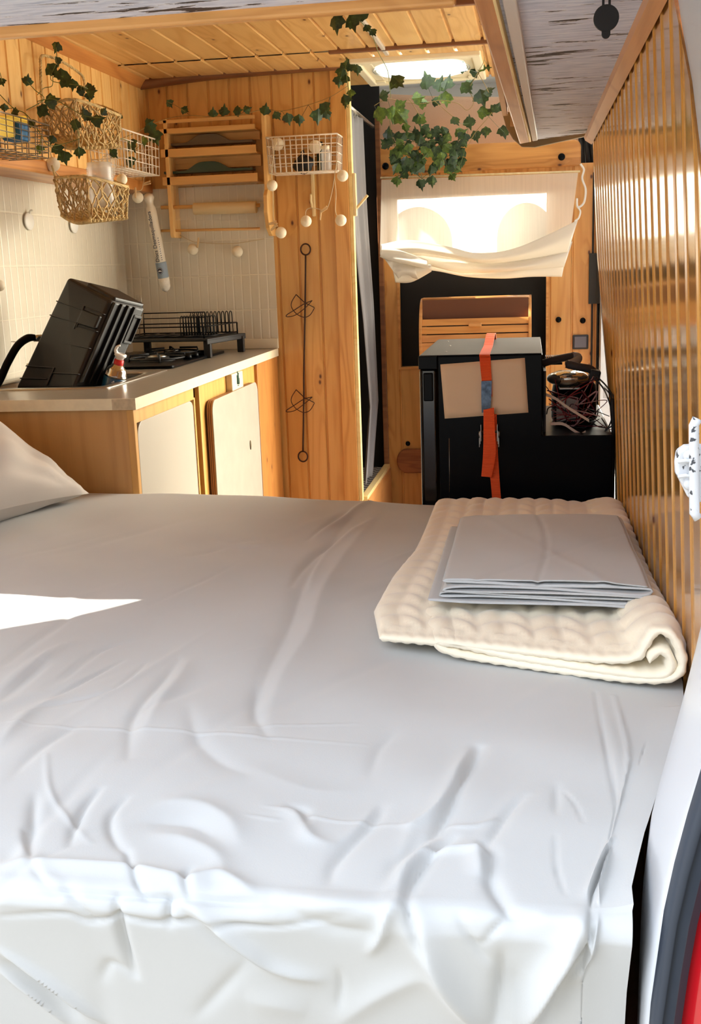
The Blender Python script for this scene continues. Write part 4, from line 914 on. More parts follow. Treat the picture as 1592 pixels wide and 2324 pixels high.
# ------------------------------------------------------------------ white wire baskets
m_wire = plain('white_coated_wire', rgb(238,224,206), .4)
def wbasket(name, label, corners, h0, h1, nx, nz, ny, mat, r=.0019, taper=.05, hooks=True, group=None):
    """corners: 4 plan points (x,y) at the top, anticlockwise; h0 bottom, h1 top"""
    P = [Vector((x, y, 0)) for x, y in corners]; c = sum(P, Vector())/4
    def pt(u, s, z):               # side s (0..3), u along
        a, b_ = P[s], P[(s+1) % 4]; p = lerp(a, b_, u); k = taper*(h1-z)/(h1-h0); p = lerp(p, c, k); return Vector((p.x, p.y, z))
    t = thing(name, label, 'basket', (c.x, c.y, h0), group)
    mb = MB(); rr_ = [pt(0, s, h1) for s in range(4)]; mb.tube(rr_+[rr_[0]], r*1.6, 8); mb.build('rim', mat, t)
    mb = MB()
    for i in range(1, nz+1):
        z = lerp(h1, h0, i/nz); q = [pt(0, s, z) for s in range(4)]; mb.tube(q+[q[0]], r, 6)
    for s in range(4):
        k_ = nx if s % 2 == 0 else ny
        for i in range(k_+1): u = i/k_; mb.tube([pt(u, s, h1), pt(u, s, h0)], r, 6)
    for i in range(1, nx): u = i/nx; mb.tube([pt(u, 0, h0), pt(1-u, 2, h0)], r, 6)
    for i in range(1, ny): u = i/ny; mb.tube([pt(u, 1, h0), pt(1-u, 3, h0)], r, 6)
    mb.build('wires', mat, t)
    return t
a = PY(604, 312, 4.50); b_ = PY(766, 312, 4.50); z1 = a.z; z0 = PY(640, 392, 4.50).z
wbasket('wire_basket', 'white wire basket with black and glass jars on the pine partition right of the rack', [(a.x, 4.50), (b_.x, 4.50), (b_.x, YP-.012), (a.x, YP-.012)], z0, z1, 12, 4, 4, m_wire)
XB = -1.455
a = PX(277, 299, XB); b_ = PX(360, 318, XB)
wbasket('wire_basket', 'small white wire basket on the left wall beside the rack, half behind ivy', [(XB, a.y), (XB, b_.y), (-1.585, b_.y), (-1.585, a.y)], PX(300, 384, XB).z, lerp(a.z, b_.z, .5)+.005, 10, 4, 4, m_wire)
XG = -1.44
a = PX(-30, 255, XG); b_ = PX(112, 300, XG)
m_gw = plain('grey_wire', rgb(136,122,104), .35, metal=.7)
wbasket('wire_basket', 'grey metal wire basket at the left edge holding a yellow sponge packet', [(XG, 2.75), (XG, b_.y), (-1.585, b_.y), (-1.585, 2.75)], a.z-.085, b_.z+.02, 12, 6, 4, m_gw, r=.0014)
# things in the baskets
sp_ = thing('sponge_packet', 'yellow packet with blue end lying in the grey basket at the left edge', 'sponge packet', (-1.50, 3.05, PX(20, 300, -1.50).z-.03))
mb = MB(); c = PX(2, 288, -1.50); mb.obox(c, (0, .11, .012), (.035, 0, 0), (0, -.003, .03)); mb.build('yellow_packet', plain('yellow_foil', rgb(240,204,70), .3, coat=.3), sp_, bevel=.006)
mb = MB(); c = PX(36, 300, -1.48); mb.obox(c, (0, .035, .0), (.03, 0, 0), (0, 0, .026)); mb.build('blue_cloth', plain('blue_cloth', rgb(36,96,140), .7, bmp=.6, bscale=50, var=.3, vscale=40), sp_, bevel=.008)
mb = MB(); c = PY(724, 352, 4.57); zb_ = PY(730, 389, 4.57).z
def jar(name, lab, x, y, z, r, h, mat, cat, capm=None):
    t = thing(name, lab, cat, (x, y, z)); mb = MB(); mb.lathe((x, y, z), [(0, 0), (r, .001), (r, h*.78), (r*.8, h*.86), (r*.8, h)], n=20); mb.build('glass' if capm else 'body', mat, t)
    if capm: mb = MB(); mb.lathe((x, y, z+h*.86), [(r*.84, 0), (r*.86, h*.16), (0, h*.17)], n=20); mb.build('lid', capm, t)
    return t
q, n, b = newmat('clear_glass'); b.inputs['Base Color'].default_value = (.95, .96, .95, 1); b.inputs['Roughness'].default_value = .04; b.inputs['Alpha'].default_value = .35; b.inputs['Specular IOR Level'].default_value = 1; m_glass = q
zf = z0+.003
x = PY(742, 380, 4.56).x; jar('glass_bottle', 'clear glass bottle standing in the white basket right of the rack', x, 4.55, zf, .019, .095, m_glass, 'bottle', m_cream)
x = PY(727, 380, 4.59).x; jar('small_bottle', 'dark green bottle behind the clear bottle in the white basket', x, 4.60, zf, .015, .115, plain('bottle_green', rgb(40,46,30), .15, coat=.5), 'bottle', m_black)
x = PY(690, 380, 4.57).x
bg_ = thing('black_pouch', 'crumpled black pouch in the middle of the white basket', 'pouch', (x, 4.57, zf)); mb = MB(); rows = []
for i in range(13):
    th_ = math.pi*i/12; rows.append([(x+.042*math.sin(th_)*math.cos(f)*(1+.15*math.sin(3*f+i)), 4.57+.03*math.sin(th_)*math.sin(f), zf+.03-.032*math.cos(th_)*(1+.2*math.sin(5*f)*math.sin(th_))+.006*math.sin(f*3)) for f in np.linspace(0, 2*math.pi, 20, endpoint=False)])
mb.grid(rows, wrap=True); mb.build('pouch', m_blackm, bg_, smooth=True); mb = MB(); mb.tube(bez([(x-.004, 4.56, zf+.055), (x-.006, 4.555, zf+.075), (x+.004, 4.555, zf+.082), (x+.006, 4.56, zf+.058)], 5), .0025, 6); mb.build('loop', m_blackm, bg_)
# ------------------------------------------------------------------ cotton ball string lights
m_ball = plain('cotton_ball', rgb(246,234,208), .75, bmp=.5, bscale=90, var=.05, vscale=30)
m_cord = plain('twine', rgb(214,196,160), .8)
m_peg = plain('peg_wood', rgb(222,190,140), .7)
def lights(label, cordpts, balls, pegs=(), r=.0165, y=None, cr=.0016):
    c0 = cordpts[0][0] if False else None
    pts = [PY(*p[:2], p[2]) for p in cordpts]; t = thing('string_lights', label, 'string lights', tuple(pts[0]))
    mb = MB(); mb.tube(bez(pts, 5), cr, 6); mb.build('cord', m_cord, t)
    for b in balls:
        c = PY(*b[:3]); rr = (b[3] if len(b) > 3 else 11.2)*c.y/FPX*1.02
        mb = MB(); mb.sphere(c, rr, 18, 12); mb.build('cotton_ball', m_ball, t)
    for p in pegs:
        c = PY(*p[:3]); a = p[3]; d = Vector((math.cos(a), 0, math.sin(a)))
        mb = MB(); mb.obox(c, d*.017, (0, .004, 0), Vector((-d.z, 0, d.x))*.0028); mb.obox(c+Vector((0, -.001, .006)), (d+Vector((0, 0, .2)))*.016, (0, .004, 0), Vector((-d.z, 0, d.x))*.0025); mb.build('clothes_peg', m_peg, t, bevel=.0008)
    return t
yb = YP-.03
lights('twine with two cotton balls strung across the tiles below the rack', [(395, 525, yb), (430, 545, yb), (450, 550, yb), (500, 553, yb), (540, 552, yb), (600, 542, yb)], [(438, 566, yb, 12.5), (539, 571, yb, 12.5)], [(450, 553, yb-.01, 1.3)])
lights('cotton ball lights running down beside the right end of the rack from the basket', [(630, 318, 4.48), (622, 345, 4.47), (617, 400, 4.48), (620, 440, 4.5), (621, 500, 4.5), (628, 512, 4.5), (637, 520, 4.5)], [(630, 327, 4.56, 14), (618, 421, 4.48, 12), (638, 528, 4.5, 12.5), (716, 333, 4.56, 14)], [(619, 508, 4.49, .1), (623, 517, 4.49, .6)])
lights('cotton ball lights looped on twine below the right side of the white basket', [(766, 360, 4.49), (762, 385, 4.49), (755, 430, 4.5), (745, 468, 4.51), (735, 478, 4.52), (722, 474, 4.52), (705, 472, 4.53), (695, 478, 4.53), (694, 495, 4.53)], [(778, 399, 4.50, 12.3), (695, 502, 4.53, 12.3), (774, 500, 4.52, 12.5)], [(735, 478, 4.515, .5), (728, 490, 4.515, 1.4)])
lights('second twine loop of the cotton ball lights near the partition edge', [(764, 380, 4.50), (760, 400, 4.50), (763, 440, 4.50), (762, 480, 4.51), (770, 495, 4.515)], [(770, 497, 4.53, 3)], [])
lights('cotton ball lights under the left ledge between the baskets', [(-5, 335, 3.45), (12, 368, 3.45), (30, 350, 3.5), (50, 345, 3.5), (85, 350, 3.55), (110, 340, 3.58), (118, 360, 3.6), (122, 385, 3.6), (140, 405, 3.62)], [(12, 371, 3.44, 16), (50, 350, 3.5, 17), (120, 373, 3.6, 16), (277, 407, 3.9, 12)], [])
lights('single cotton ball hanging from its peg between the small basket and the cotton pads', [(293, 425, 4.4), (303, 432, 4.42), (320, 432, 4.45), (326, 415, 4.47), (329, 388, 4.48)], [(313, 448, 4.43, 12.5)], [(308, 440, 4.41, 1.5), (333, 418, 4.46, .1)])
lights('cotton ball hanging in front of the tiles at the left edge', [(-8, 580, 3.4), (-6, 610, 3.4), (-3, 640, 3.4)], [(-1, 648, 3.4, 13)], [])
# ------------------------------------------------------------------ adhesive hooks
m_hook = plain('white_hook', rgb(240,236,226), .35)
for (px, py, s_, lab) in ((65, 502, 1.0, 'white oval stick-on hook on the tiles nearer the left edge'), (167, 511, .95, 'white oval stick-on hook on the tiles behind the lower seagrass basket')):
    c = PX(px, py, -1.715); t = thing('adhesive_hook', lab, 'hook', tuple(c), 'oval hooks on the tiles')
    mb = MB(); mb.lathe(c, [(0, 0), (.030, 0), (.031, .002), (.028, .005), (0, .006)], (1, 0, 0), 28)
    mb.v = [(v[0], c.y+(v[1]-c.y)*1.18, c.z+(v[2]-c.z)*.98) for v in mb.v]; mb.build('plate', m_hook, t)
    mb = MB(); mb.tube(bez([c+Vector((.006, 0, .026)), c+Vector((.012, 0, .036)), c+Vector((.018, 0, .034))], 5), [.004]*5+[.003]*6, 10); mb.build('peg', m_hook, t)
# ------------------------------------------------------------------ wooden hooks
m_hookw = pine('pale_hook_wood', 2, 0, .3, 0, (244,222,172), (222,190,130), knots=0, rough=.5, coat=.1)
t = thing('wooden_hook', 'pale wooden wall hook hanging below the white wire basket', 'hook', tuple(PY(710, 490, YP)))
mb = MB(); a = PY(705, 390, YP-.012); b_ = PY(717, 491, YP-.012); mb.box(a.x, b_.x, YP-.016, YP-.001, b_.z, a.z); mb.build('backplate', m_hookw, t, bevel=.004)
mb = MB(); mb.tube([PY(709, 470, YP-.02), PY(706, 455, YP-.04), PY(706, 441, YP-.055)], [.005, .005, .0045], 10); mb.build('prong', m_hookw, t)
t = thing('wooden_hook', 'pale Y shaped wooden hook on the edge of the partition facing the aisle', 'hook', tuple(PY(808, 490, YP)))
mb = MB(); a = PY(800, 393, YP); b_ = PY(810, 490, YP); mb.box(-.722, -.709, YP-.006, YP+.022, b_.z, a.z); mb.build('backplate', m_hookw, t, bevel=.003)
mb = MB(); mb.tube(bez([PY(806, 476, YP+.008), PY(812, 470, YP+.008), PY(824, 456, YP+.008), PY(835, 443, YP+.008)], 5), .0055, 10); mb.build('prong', m_hookw, t)
# ------------------------------------------------------------------ iron candle rod
t = thing('iron_wall_rod', 'long brown iron rod with end rings and two leaf shaped wire holders on the partition', 'wall ornament', tuple(PY(688, 1037, YP-.015)))
yr_ = YP-.012
def ring(px, py): 
    c = PY(px, py, yr_); mb = MB(); mb.tube([c+Vector((math.cos(a)*.0205, 0, math.sin(a)*.0225)) for a in np.linspace(0, 2*math.pi, 28, endpoint=False)], .0032, 8, closed=True); mb.build('ring', m_iron, t)
ring(694, 566); ring(688, 1036)
mb = MB(); mb.tube(bez([PY(694, 578, yr_), PY(693, 690, yr_), PY(690, 850, yr_), PY(690, 900, yr_), PY(688, 1025, yr_)], 4), .0036, 10); mb.build('rod', m_iron, t)
for pts in ([(673, 668), (662, 682), (661, 697), (675, 712), (693, 720), (706, 715), (713, 700), (712, 695), (692, 688), (673, 668)], [(709, 681), (690, 686), (668, 702), (651, 714), (652, 719), (668, 716), (688, 700), (708, 682)]):
    pass
def wirefig(dy, fl):
    P1 = [(673, 668+dy), (663, 684+dy), (662, 697+dy), (673, 712+dy), (690, 720+dy), (704, 715+dy), (714, 699+dy)]; P2 = [(714, 698+dy), (692, 687+dy), (673, 669+dy)]
    P3 = [(709, 682+dy-fl), (690, 690+dy), (668, 704+dy), (651, 715+dy), (653, 719+dy), (671, 715+dy), (694, 698+dy), (709, 682+dy-fl)]
    o_ = -.022
    f = lambda P, o: [PY(*p, yr_-.006+o*math.sin(i*math.pi/(len(P)-1))) for i, p in enumerate(P)]
    mb = MB(); mb.tube(bez(f(P1, o_), 4), .0019, 6); mb.tube(f(P2, -.004), .0019, 6); mb.tube(bez(f(P3, -.035), 4), .0019, 6); mb.build('wire_holder', m_iron, t)
wirefig(0, 0); wirefig(216, -3)
# knot like screw cap near the rack
# ------------------------------------------------------------------ seagrass baskets with jar
m_sea = plain('seagrass', rgb(176,140,88), .75, var=.4, vscale=60, bmp=.5, bscale=120); m_sea2 = plain('pale_seagrass', rgb(204,174,118), .75, var=.35, vscale=60, bmp=.5, bscale=120)
def net(mb, A, B, C, D, nu, nv, r, jit=.12, seed=1):
    """A-B top edge, D-C bottom edge; knotted diamond net"""
    rg = random.Random(seed)
    def P(i, j):
        u = (i+(.5 if j % 2 else 0))/nu; v = j/nv; u = min(max(u, 0), 1); return lerp(lerp(A, B, u), lerp(D, C, u), v)
    G = [[P(i, j)+Vector([rg.uniform(-1, 1)*jit*.02 for _ in range(3)]) for i in range(nu+1)] for j in range(nv+1)]
    def seg(a, b_):
        n_ = 4; pts = [lerp(a, b_, k/n_)+Vector([rg.uniform(-1, 1)*jit*.006 for _ in range(3)])*(0 if k in (0, n_) else 1) for k in range(n_+1)]
        mb.tube(pts, r*rg.uniform(.8, 1.2), 5)
    for j in range(nv):
        for i in range(nu+1):
            if j % 2 == 0:
                seg(G[j][i], G[j+1][i]) if i <= nu else None
                if i > 0: seg(G[j][i], G[j+1][i-1])
            else:
                seg(G[j][i], G[j+1][i]);
                if i < nu: seg(G[j][i], G[j+1][i+1])
    for j in range(1, nv):
        for i in range(nu+1): mb.sphere(G[j][i], r*1.7, 6, 4)
def braidrope(mb, pts, r, closed=False):
    p = bez(pts+([pts[0]] if closed else []), 10)
    for ph in (0, 2.1, 4.2):
        q = []
        for i, c in enumerate(p):
            t = (p[min(i+1, len(p)-1)]-p[max(i-1, 0)]); t = t.normalized() if t.length > 0 else Vector((1, 0, 0)); u = t.orthogonal().normalized() if abs(t.z) < .95 else Vector((1, 0, 0)); w = t.cross(u)
            a = ph+i*1.15; q.append(c+(u*math.cos(a)+w*math.sin(a))*r*.55)
        mb.tube(q, r*.62, 6)
def seabasket(t, near, mid, farp, back_, zb, zt, hb, seed):
    # plan corners as (x,y) at top
    T_ = [Vector((p[0], p[1], z_)) for p, z_ in zip((near, mid, farp, back_), zt)]
    c = sum(T_, Vector())/4; Bt = []
    for p, z_ in zip(T_, zb): q = lerp(p, c, .10); Bt.append(Vector((q.x, q.y, z_)))
    mb = MB(); braidrope(mb, T_, .0048, True); mb.build('rim', m_sea2, t)
    for k in range(4):
        a, b_ = T_[k], T_[(k+1) % 4]; d, c_ = Bt[k], Bt[(k+1) % 4]
        mb = MB(); net(mb, a, b_, c_, d, max(4, int((b_-a).length/.034)), 5, .0026, jit=.34, seed=seed+k); mb.build('net_side', m_sea2 if k in (1, 2) else m_sea, t)
    for k in range(4):
        mb = MB(); braidrope(mb, [T_[k], lerp(T_[k], Bt[k], .5), Bt[k]], .004); mb.build('corner_braid', m_sea2, t)
    mb = MB(); rows = []
    for i in range(11):
        q = [lerp(lerp(Bt[0], Bt[1], u), lerp(Bt[3], Bt[2], u), i/10)+Vector((0, 0, -.014*math.sin(u*math.pi))) for u in np.linspace(0, 1, 8)]; braidrope(mb, q, .0065)
    mb.build('woven_base', m_sea2, t)
    return T_, Bt
# upper basket: plan corners from the photograph's left wall
sb_ = thing('seagrass_basket', 'upper woven seagrass net basket with a braided handle on the left wall', 'basket', (-1.48, 3.7, PX(160, 330, -1.48).z))
def pz(px, py, y): q = PY(px, py, y); return q
n1, n2, n3, n4 = pz(92, 248, 3.50), pz(168, 226, 3.44), pz(272, 262, 3.72), pz(215, 238, 3.95)
m1, m2, m3, m4 = pz(122, 305, 3.50), pz(176, 334, 3.44), pz(272, 332, 3.72), pz(222, 312, 3.95)
seabasket(sb_, (n1.x, n1.y), (n2.x, n2.y), (n3.x, n3.y), (n4.x, n4.y), (m1.z, m2.z, m3.z, m4.z), (n1.z, n2.z, n3.z, n4.z), 0, 3)
mb = MB(); braidrope(mb, [pz(97, 240, 3.52), pz(93, 190, 3.52), pz(92, 150, 3.54), pz(96, 127, 3.56), pz(130, 135, 3.66), pz(170, 158, 3.8), pz(190, 180, 3.86), pz(192, 225, 3.88)], .0046); mb.build('handle', m_sea2, sb_)
sb2 = thing('seagrass_basket', 'lower woven seagrass net basket holding a glass jar in front of the tiles', 'basket', (-1.45, 3.6, PX(200, 480, -1.45).z))
n1, n2, n3, n4 = pz(125, 404, 3.52), pz(196, 402, 3.40), pz(290, 424, 3.62), pz(215, 400, 3.86)
m1, m2, m3, m4 = pz(134, 488, 3.52), pz(200, 500, 3.40), pz(297, 494, 3.62), pz(222, 474, 3.86)
seabasket(sb2, (n1.x, n1.y), (n2.x, n2.y), (n3.x, n3.y), (n4.x, n4.y), (m1.z, m2.z, m3.z, m4.z), (n1.z, n2.z, n3.z, n4.z), 0, 9)
mb = MB(); braidrope(mb, [pz(126, 404, 3.52), pz(122, 390, 3.52), pz(118, 376, 3.52)], .0035); mb.build('tie', m_sea2, sb2)
c = pz(233, 470, 3.64)
t = thing('glass_jar', 'ribbed clear glass jar standing in the lower seagrass basket', 'jar', tuple(c))
prof = [(0, 0), (.040, .001), (.044, .02), (.044, .085)]
for k in range(6): prof += [(.0425, .090+k*.006), (.045, .093+k*.006)]
prof += [(.041, .130), (.041, .142), (.038, .142)]
mb = MB(); mb.lathe(c, prof, n=32); mb.build('glass', m_glass, t)
mb = MB(); cw = c+Vector((.03, .0, .125)); rg = random.Random(5); rows = []
for i in range(12):
    a = math.pi*i/11; rows.append([cw+Vector((.026*math.sin(a)*math.cos(f)*(1+.25*rg.uniform(-1, 1)), .02*math.sin(a)*math.sin(f), -.04*math.cos(a)*(1+.15*rg.uniform(-1, 1)))) for f in np.linspace(0, 2*math.pi, 16, endpoint=False)])
mb.grid(rows, wrap=True); mb.build('crumpled_film', m_film, t, smooth=False)
# ================================================================== fridge lying beyond the bed
FY = 2.93
fr_ = thing('compressor_fridge', 'black compressor fridge with an exposed compressor on its step, beyond the foot of the bed', 'fridge', (-.05, 3.2, 0))
a = PY(950, 808, FY); b_ = PY(1232, 803, FY); c = PY(1392, 990, FY); st = PY(1230, 989, FY).z
fx0, fx1, fx2, fz1 = a.x, b_.x, c.x, (a.z+b_.z)/2; FD = 3.555; dx_ = PY(993, 830, FY).x
mb = MB(); mb.prism([(dx_+.001, FY, 0.002), (fx2, FY, 0.002), (fx2, FY, st), (fx1, FY, st), (fx1, FY, fz1-.001), (dx_+.001, FY, fz1-.001)], (0, FD-FY, 0)); mb.build('body', m_black, fr_, bevel=.003)
mb = MB(); mb.prism([(fx0, FY-.003, fz1-.035), (dx_, FY-.003, fz1-.035), (dx_, FY-.003, fz1), (fx0, FY-.003, fz1)], (0, FD-FY+.003, 0)); mb.build('door_top_rail', m_black, fr_, bevel=.002)
mb = MB(); mb.box(fx0+.006, dx_-.006, FY+.004, FD-.01, 0.002, fz1-.036); mb.box(fx0+.002, fx0+.010, FY-.002, FD, .002, fz1-.036); dr_ = mb.build('door', plain('fridge_door_black', rgb(12,15,20), .15, coat=.4), fr_, bevel=.004)
mb = MB(); mb.box(fx0+.012, dx_-.012, FY-.002, FY+.006, fz1-.12, fz1-.045); mb.build('moulded_panel', m_black, dr_, bevel=.003)
mb = MB(); mb.box(fx0+.004, fx1-.001, FY+.002, FD-.004, fz1, fz1+.0015); mb.build('top_sheet', plain('dusty_black_metal', rgb(30,29,27), .5, coat=0, var=.25, vscale=8), fr_)
for px, py in ((1013, 800), (1022, 786), (1017, 776)):
    mb = MB(); q = PZ(px, py, fz1); q.z += .0015; mb.sphere(q, .003, 10, 6, (1, 1, .6)); mb.build('screw', m_steel, fr_)
mb = MB(); mb.tube([PY(1020, 995, FY-.001), PY(1021, 1140, FY-.001)], .0007, 6); mb.build('seam', m_steel, fr_)
# cream paper stuck on the front
pp = [PY(*p, FY-.002) for p in ((1000, 827), (1192, 812), (1200, 936), (1010, 950))]
mb = MB(); rows = []
for i in range(9):
    v = i/8; rows.append([lerp(lerp(pp[0], pp[1], u), lerp(pp[3], pp[2], u), v)+Vector((0, -.0022*abs(math.sin(u*math.pi*1.5+.3)), 0)) for u in np.linspace(0, 1, 17)])
mb.grid(rows); single(mb, 'paper_sheet', plain('cream_paper', rgb(238,214,180), .7, var=.04), 'blank cream sheet of card stuck to the front of the black fridge', 'paper', smooth=True, solid=.0006)
# ------------------------------------------------------------------ orange ratchet strap
q, n, b = newmat('orange_webbing'); tcn = N(n, 'ShaderNodeTexCoord'); w = N(n, 'ShaderNodeTexWave', bands_direction='Z'); w.inputs['Scale'].default_value = 90; n.links.new(tcn.outputs['Object'], w.inputs[0])
b.inputs['Base Color'].default_value = rgb(250,92,28); b.inputs['Roughness'].default_value = .55; bump(n, b, w.outputs[0], .5, .002); m_web = q
sr = thing('ratchet_strap', 'orange ratchet strap pulled over the top and down the front of the black fridge', 'strap', tuple(PY(1110, 1000, FY)))
def web(name, L, R, th=.0018, yoff=None, mat=m_web):
    rows = []; mb = MB()
    L = bez(L, 5); R = bez(R, 5)
    n_ = len(L); V = []
    for i in range(n_):
        t = (L[min(i+1, n_-1)]-L[max(i-1, 0)]).normalized(); w_ = (R[i]-L[i]).normalized(); nn_ = t.cross(w_).normalized()
        V.append([L[i]+nn_*th/2, R[i]+nn_*th/2, R[i]-nn_*th/2, L[i]-nn_*th/2])
    mb.grid(V, wrap=True); mb.add(V[0], [(0, 1, 2, 3)]); mb.add(V[-1], [(0, 1, 2, 3)]); return mb.build(name, mat, sr)
zt_ = fz1+.0035
tl = [PZ(1108, 769, zt_), PZ(1098, 786, zt_), PZ(1089, 804, zt_)]; tr2 = [PZ(1127, 769, zt_), PZ(1119, 786, zt_), PZ(1113, 804, zt_)]
yf = FY-.008
web('top_webbing', [tl[0]+Vector((0, .01, -.3)), tl[0]+Vector((0, .006, 0)), tl[1], tl[2]+Vector((0, .002, 0)), PY(1089, 812, yf+.003), PY(1091, 835, yf), PY(1094, 868, yf), PY(1094, 900, yf)],
    [tr2[0]+Vector((0, .01, -.3)), tr2[0]+Vector((0, .006, 0)), tr2[1], tr2[2]+Vector((0, .002, 0)), PY(1114, 812, yf+.003), PY(1115, 835, yf), PY(1117, 868, yf), PY(1118, 900, yf)])
web('label_tag', [PY(1093, 865, yf-.003), PY(1093, 900, yf-.006), PY(1094, 937, yf-.005)], [PY(1117, 864, yf-.003), PY(1116, 900, yf-.006), PY(1113, 934, yf-.005)], .001, mat=plain('silver_blue_label', rgb(92,112,134), .3, metal=.5, var=.5, vscale=90))
web('loop_webbing', [PY(1098, 930, yf-.012), PY(1098, 980, yf-.022), PY(1097, 1030, yf-.02), PY(1093, 1081, yf-.014)], [PY(1122, 925, yf-.012), PY(1124, 980, yf-.022), PY(1126, 1030, yf-.02), PY(1116, 1083, yf-.014)])
web('loop_return', [PY(1094, 1081, yf-.012), PY(1100, 1060, yf-.006), PY(1106, 1000, yf-.003)], [PY(1116, 1082, yf-.012), PY(1122, 1060, yf-.006), PY(1128, 1000, yf-.003)])
web('tail_webbing', [PY(1106, 940, yf), PY(1108, 1040, yf), PY(1114, 1090, yf), PY(1120, 1160, yf)], [PY(1128, 940, yf), PY(1130, 1010, yf), PY(1134, 1080, yf), PY(1140, 1160, yf)])
mb = MB(); c = PY(1111, 985, yf-.008)
for sx_ in (-1, 1):
    for k in range(3): mb.obox(c+Vector((sx_*(.0215+k*.002), -.004*k, .004-.012*k)), (.0008, 0, 0), (0, .010, 0), (0, 0, .022-.005*k))
    mb.lathe(c+Vector((sx_*.0255, 0, 0)), [(0, -.002), (.008, -.002), (.008, .002), (0, .002)], (1, 0, 0), 10)
    for k in range(8): mb.obox(c+Vector((sx_*.0225, -.009*math.cos(k*.8), .009*math.sin(k*.8)-.008)), (.0012, 0, 0), (0, .002, 0), (0, 0, .002))
mb.tube([c+Vector((-.024, .002, .006)), c+Vector((.024, .002, .006))], .004, 10); mb.build('ratchet', m_steel, sr)
# ------------------------------------------------------------------ compressor and its wiring on the step
cm = thing('fridge_compressor', 'exposed black compressor with fins, grey pipes and tangled red wires on the fridge step', 'compressor', (.12, 3.2, st))
cx_, cy_ = PY(1300, 890, 3.2).x, 3.22; cz_ = st+.002
mb = MB(); mb.lathe((cx_+.005, cy_, cz_), [(0, 0), (.060, 0), (.064, .01), (.064, .075), (.060, .10), (.045, .122), (.02, .132), (0, .134)], n=32); mb.build('compressor_dome', m_black, cm)
q, n, b = newmat('shiny_wrap'); b.inputs['Base Color'].default_value = rgb(214,208,196); b.inputs['Metallic'].default_value = .85; b.inputs['Roughness'].default_value = .12; tcn = N(n, 'ShaderNodeTexCoord'); bump(n, b, noise(n, tcn.outputs['Object'], 26, 3), .6, .01)
mb = MB(); q9 = PY(1289, 858, 3.14); mb.sphere(q9, .058, 28, 14, (1, .8, .40)); mb.build('foil_wrap', q, cm)
mb = MB(); c = PY(1289, 915, 3.10)
for k in range(11): mb.box(c.x-.026+k*.0052, c.x-.0245+k*.0052, c.y-.008, c.y+.03, cz_+.012, cz_+.075)
mb.box(c.x-.03, c.x+.03, c.y+.0, c.y+.004, cz_+.012, cz_+.076); mb.build('condenser_fins', plain('aluminium', rgb(196,186,176), .4, metal=.5), cm)
mb = MB(); q1 = PY(1270, 882, 3.08); q2 = PY(1317, 882, 3.08); mb.box(q1.x, q2.x, 3.07, 3.12, q1.z-.002, q1.z+.003); mb.build('metal_bracket', m_steel, cm, bevel=.001)
mb = MB(); mb.box(fx1+.003, fx1+.010, 2.97, 3.30, cz_+.001, cz_+.165); mb.build('back_plate', m_blackm, cm, bevel=.001)
mb = MB()
for k in range(9): mb.box(fx1+.012+k*.005, fx1+.0145+k*.005, 3.26, 3.32, cz_+.160, cz_+.178)
mb.box(fx1+.010, fx1+.06, 3.26, 3.32, cz_+.154, cz_+.161); mb.build('heat_sink', m_blackm, cm)
def pip(name, pts, r, mat): mb = MB(); mb.tube(bez(pts, 7), r, 14); return mb.build(name, mat, cm)
m_foam = plain('grey_foam', rgb(66,66,70), .75); m_foaml = plain('light_grey_foam', rgb(146,148,152), .7)
pip('insulated_pipe', [PY(1232, 825, 3.1), PY(1255, 818, 3.1), PY(1280, 812, 3.12), PY(1304, 808, 3.14)], .0105, m_foam)
pip('insulated_pipe', [PY(1300, 809, 3.13), PY(1312, 811, 3.14), PY(1308, 820, 3.12), PY(1290, 828, 3.1)], .0125, m_foaml)
pip('insulated_pipe', [PY(1286, 826, 3.08), PY(1310, 832, 3.08), PY(1340, 838, 3.1), PY(1352, 850, 3.1)], .011, m_foam)
mb = MB(); mb.obox(PY(1350, 850, 3.1), (.014, 0, -.004), (0, .03, 0), (.003, 0, .014)); mb.build('plug', m_blackm, cm, bevel=.004)
rg = random.Random(11)
cols = [plain('red_wire', rgb(130,24,34), .4), plain('black_wire', rgb(18,18,20), .4), plain('pink_wire', rgb(196,150,150), .45), plain('dark_red_wire', rgb(92,20,34), .4)]
for k in range(15):
    s_ = (rg.uniform(1238, 1262), rg.uniform(855, 975)) if k % 3 else (rg.uniform(1340, 1358), rg.uniform(850, 870)); 
    mid1 = (rg.uniform(1255, 1340), rg.uniform(870, 985)); mid2 = (rg.uniform(1290, 1400), rg.uniform(880, 985)); e_ = (rg.uniform(1350, 1396), rg.uniform(870, 985)) if k % 2 else (rg.uniform(1240, 1330), rg.uniform(900, 980))
    ys_ = [rg.uniform(2.98, 3.10) for _ in range(4)]
    pts = bez([PY(*p, y) for p, y in zip((s_, mid1, mid2, e_), ys_)], 8); pts = [Vector((min(p.x, .222), p.y, max(p.z, cz_+.003))) for p in pts]
    mb = MB(); mb.tube(pts, rg.choice([.0012, .0016, .0022]), 6); mb.build('wire', cols[k % 4], cm)
for pts in ([(1238, 895), (1262, 905), (1290, 925), (1338, 955)], [(1250, 962), (1278, 962), (1300, 975), (1318, 985), (1330, 980)]):
    mb = MB(); L = bez([PY(*p, 2.98) for p in pts], 6); mb.grid([[p+Vector((0, 0, .004)), p-Vector((0, 0, .004))] for p in L]); mb.build('ribbon_cable', plain('cream_ribbon', rgb(214,192,170), .5), cm, solid=.001)
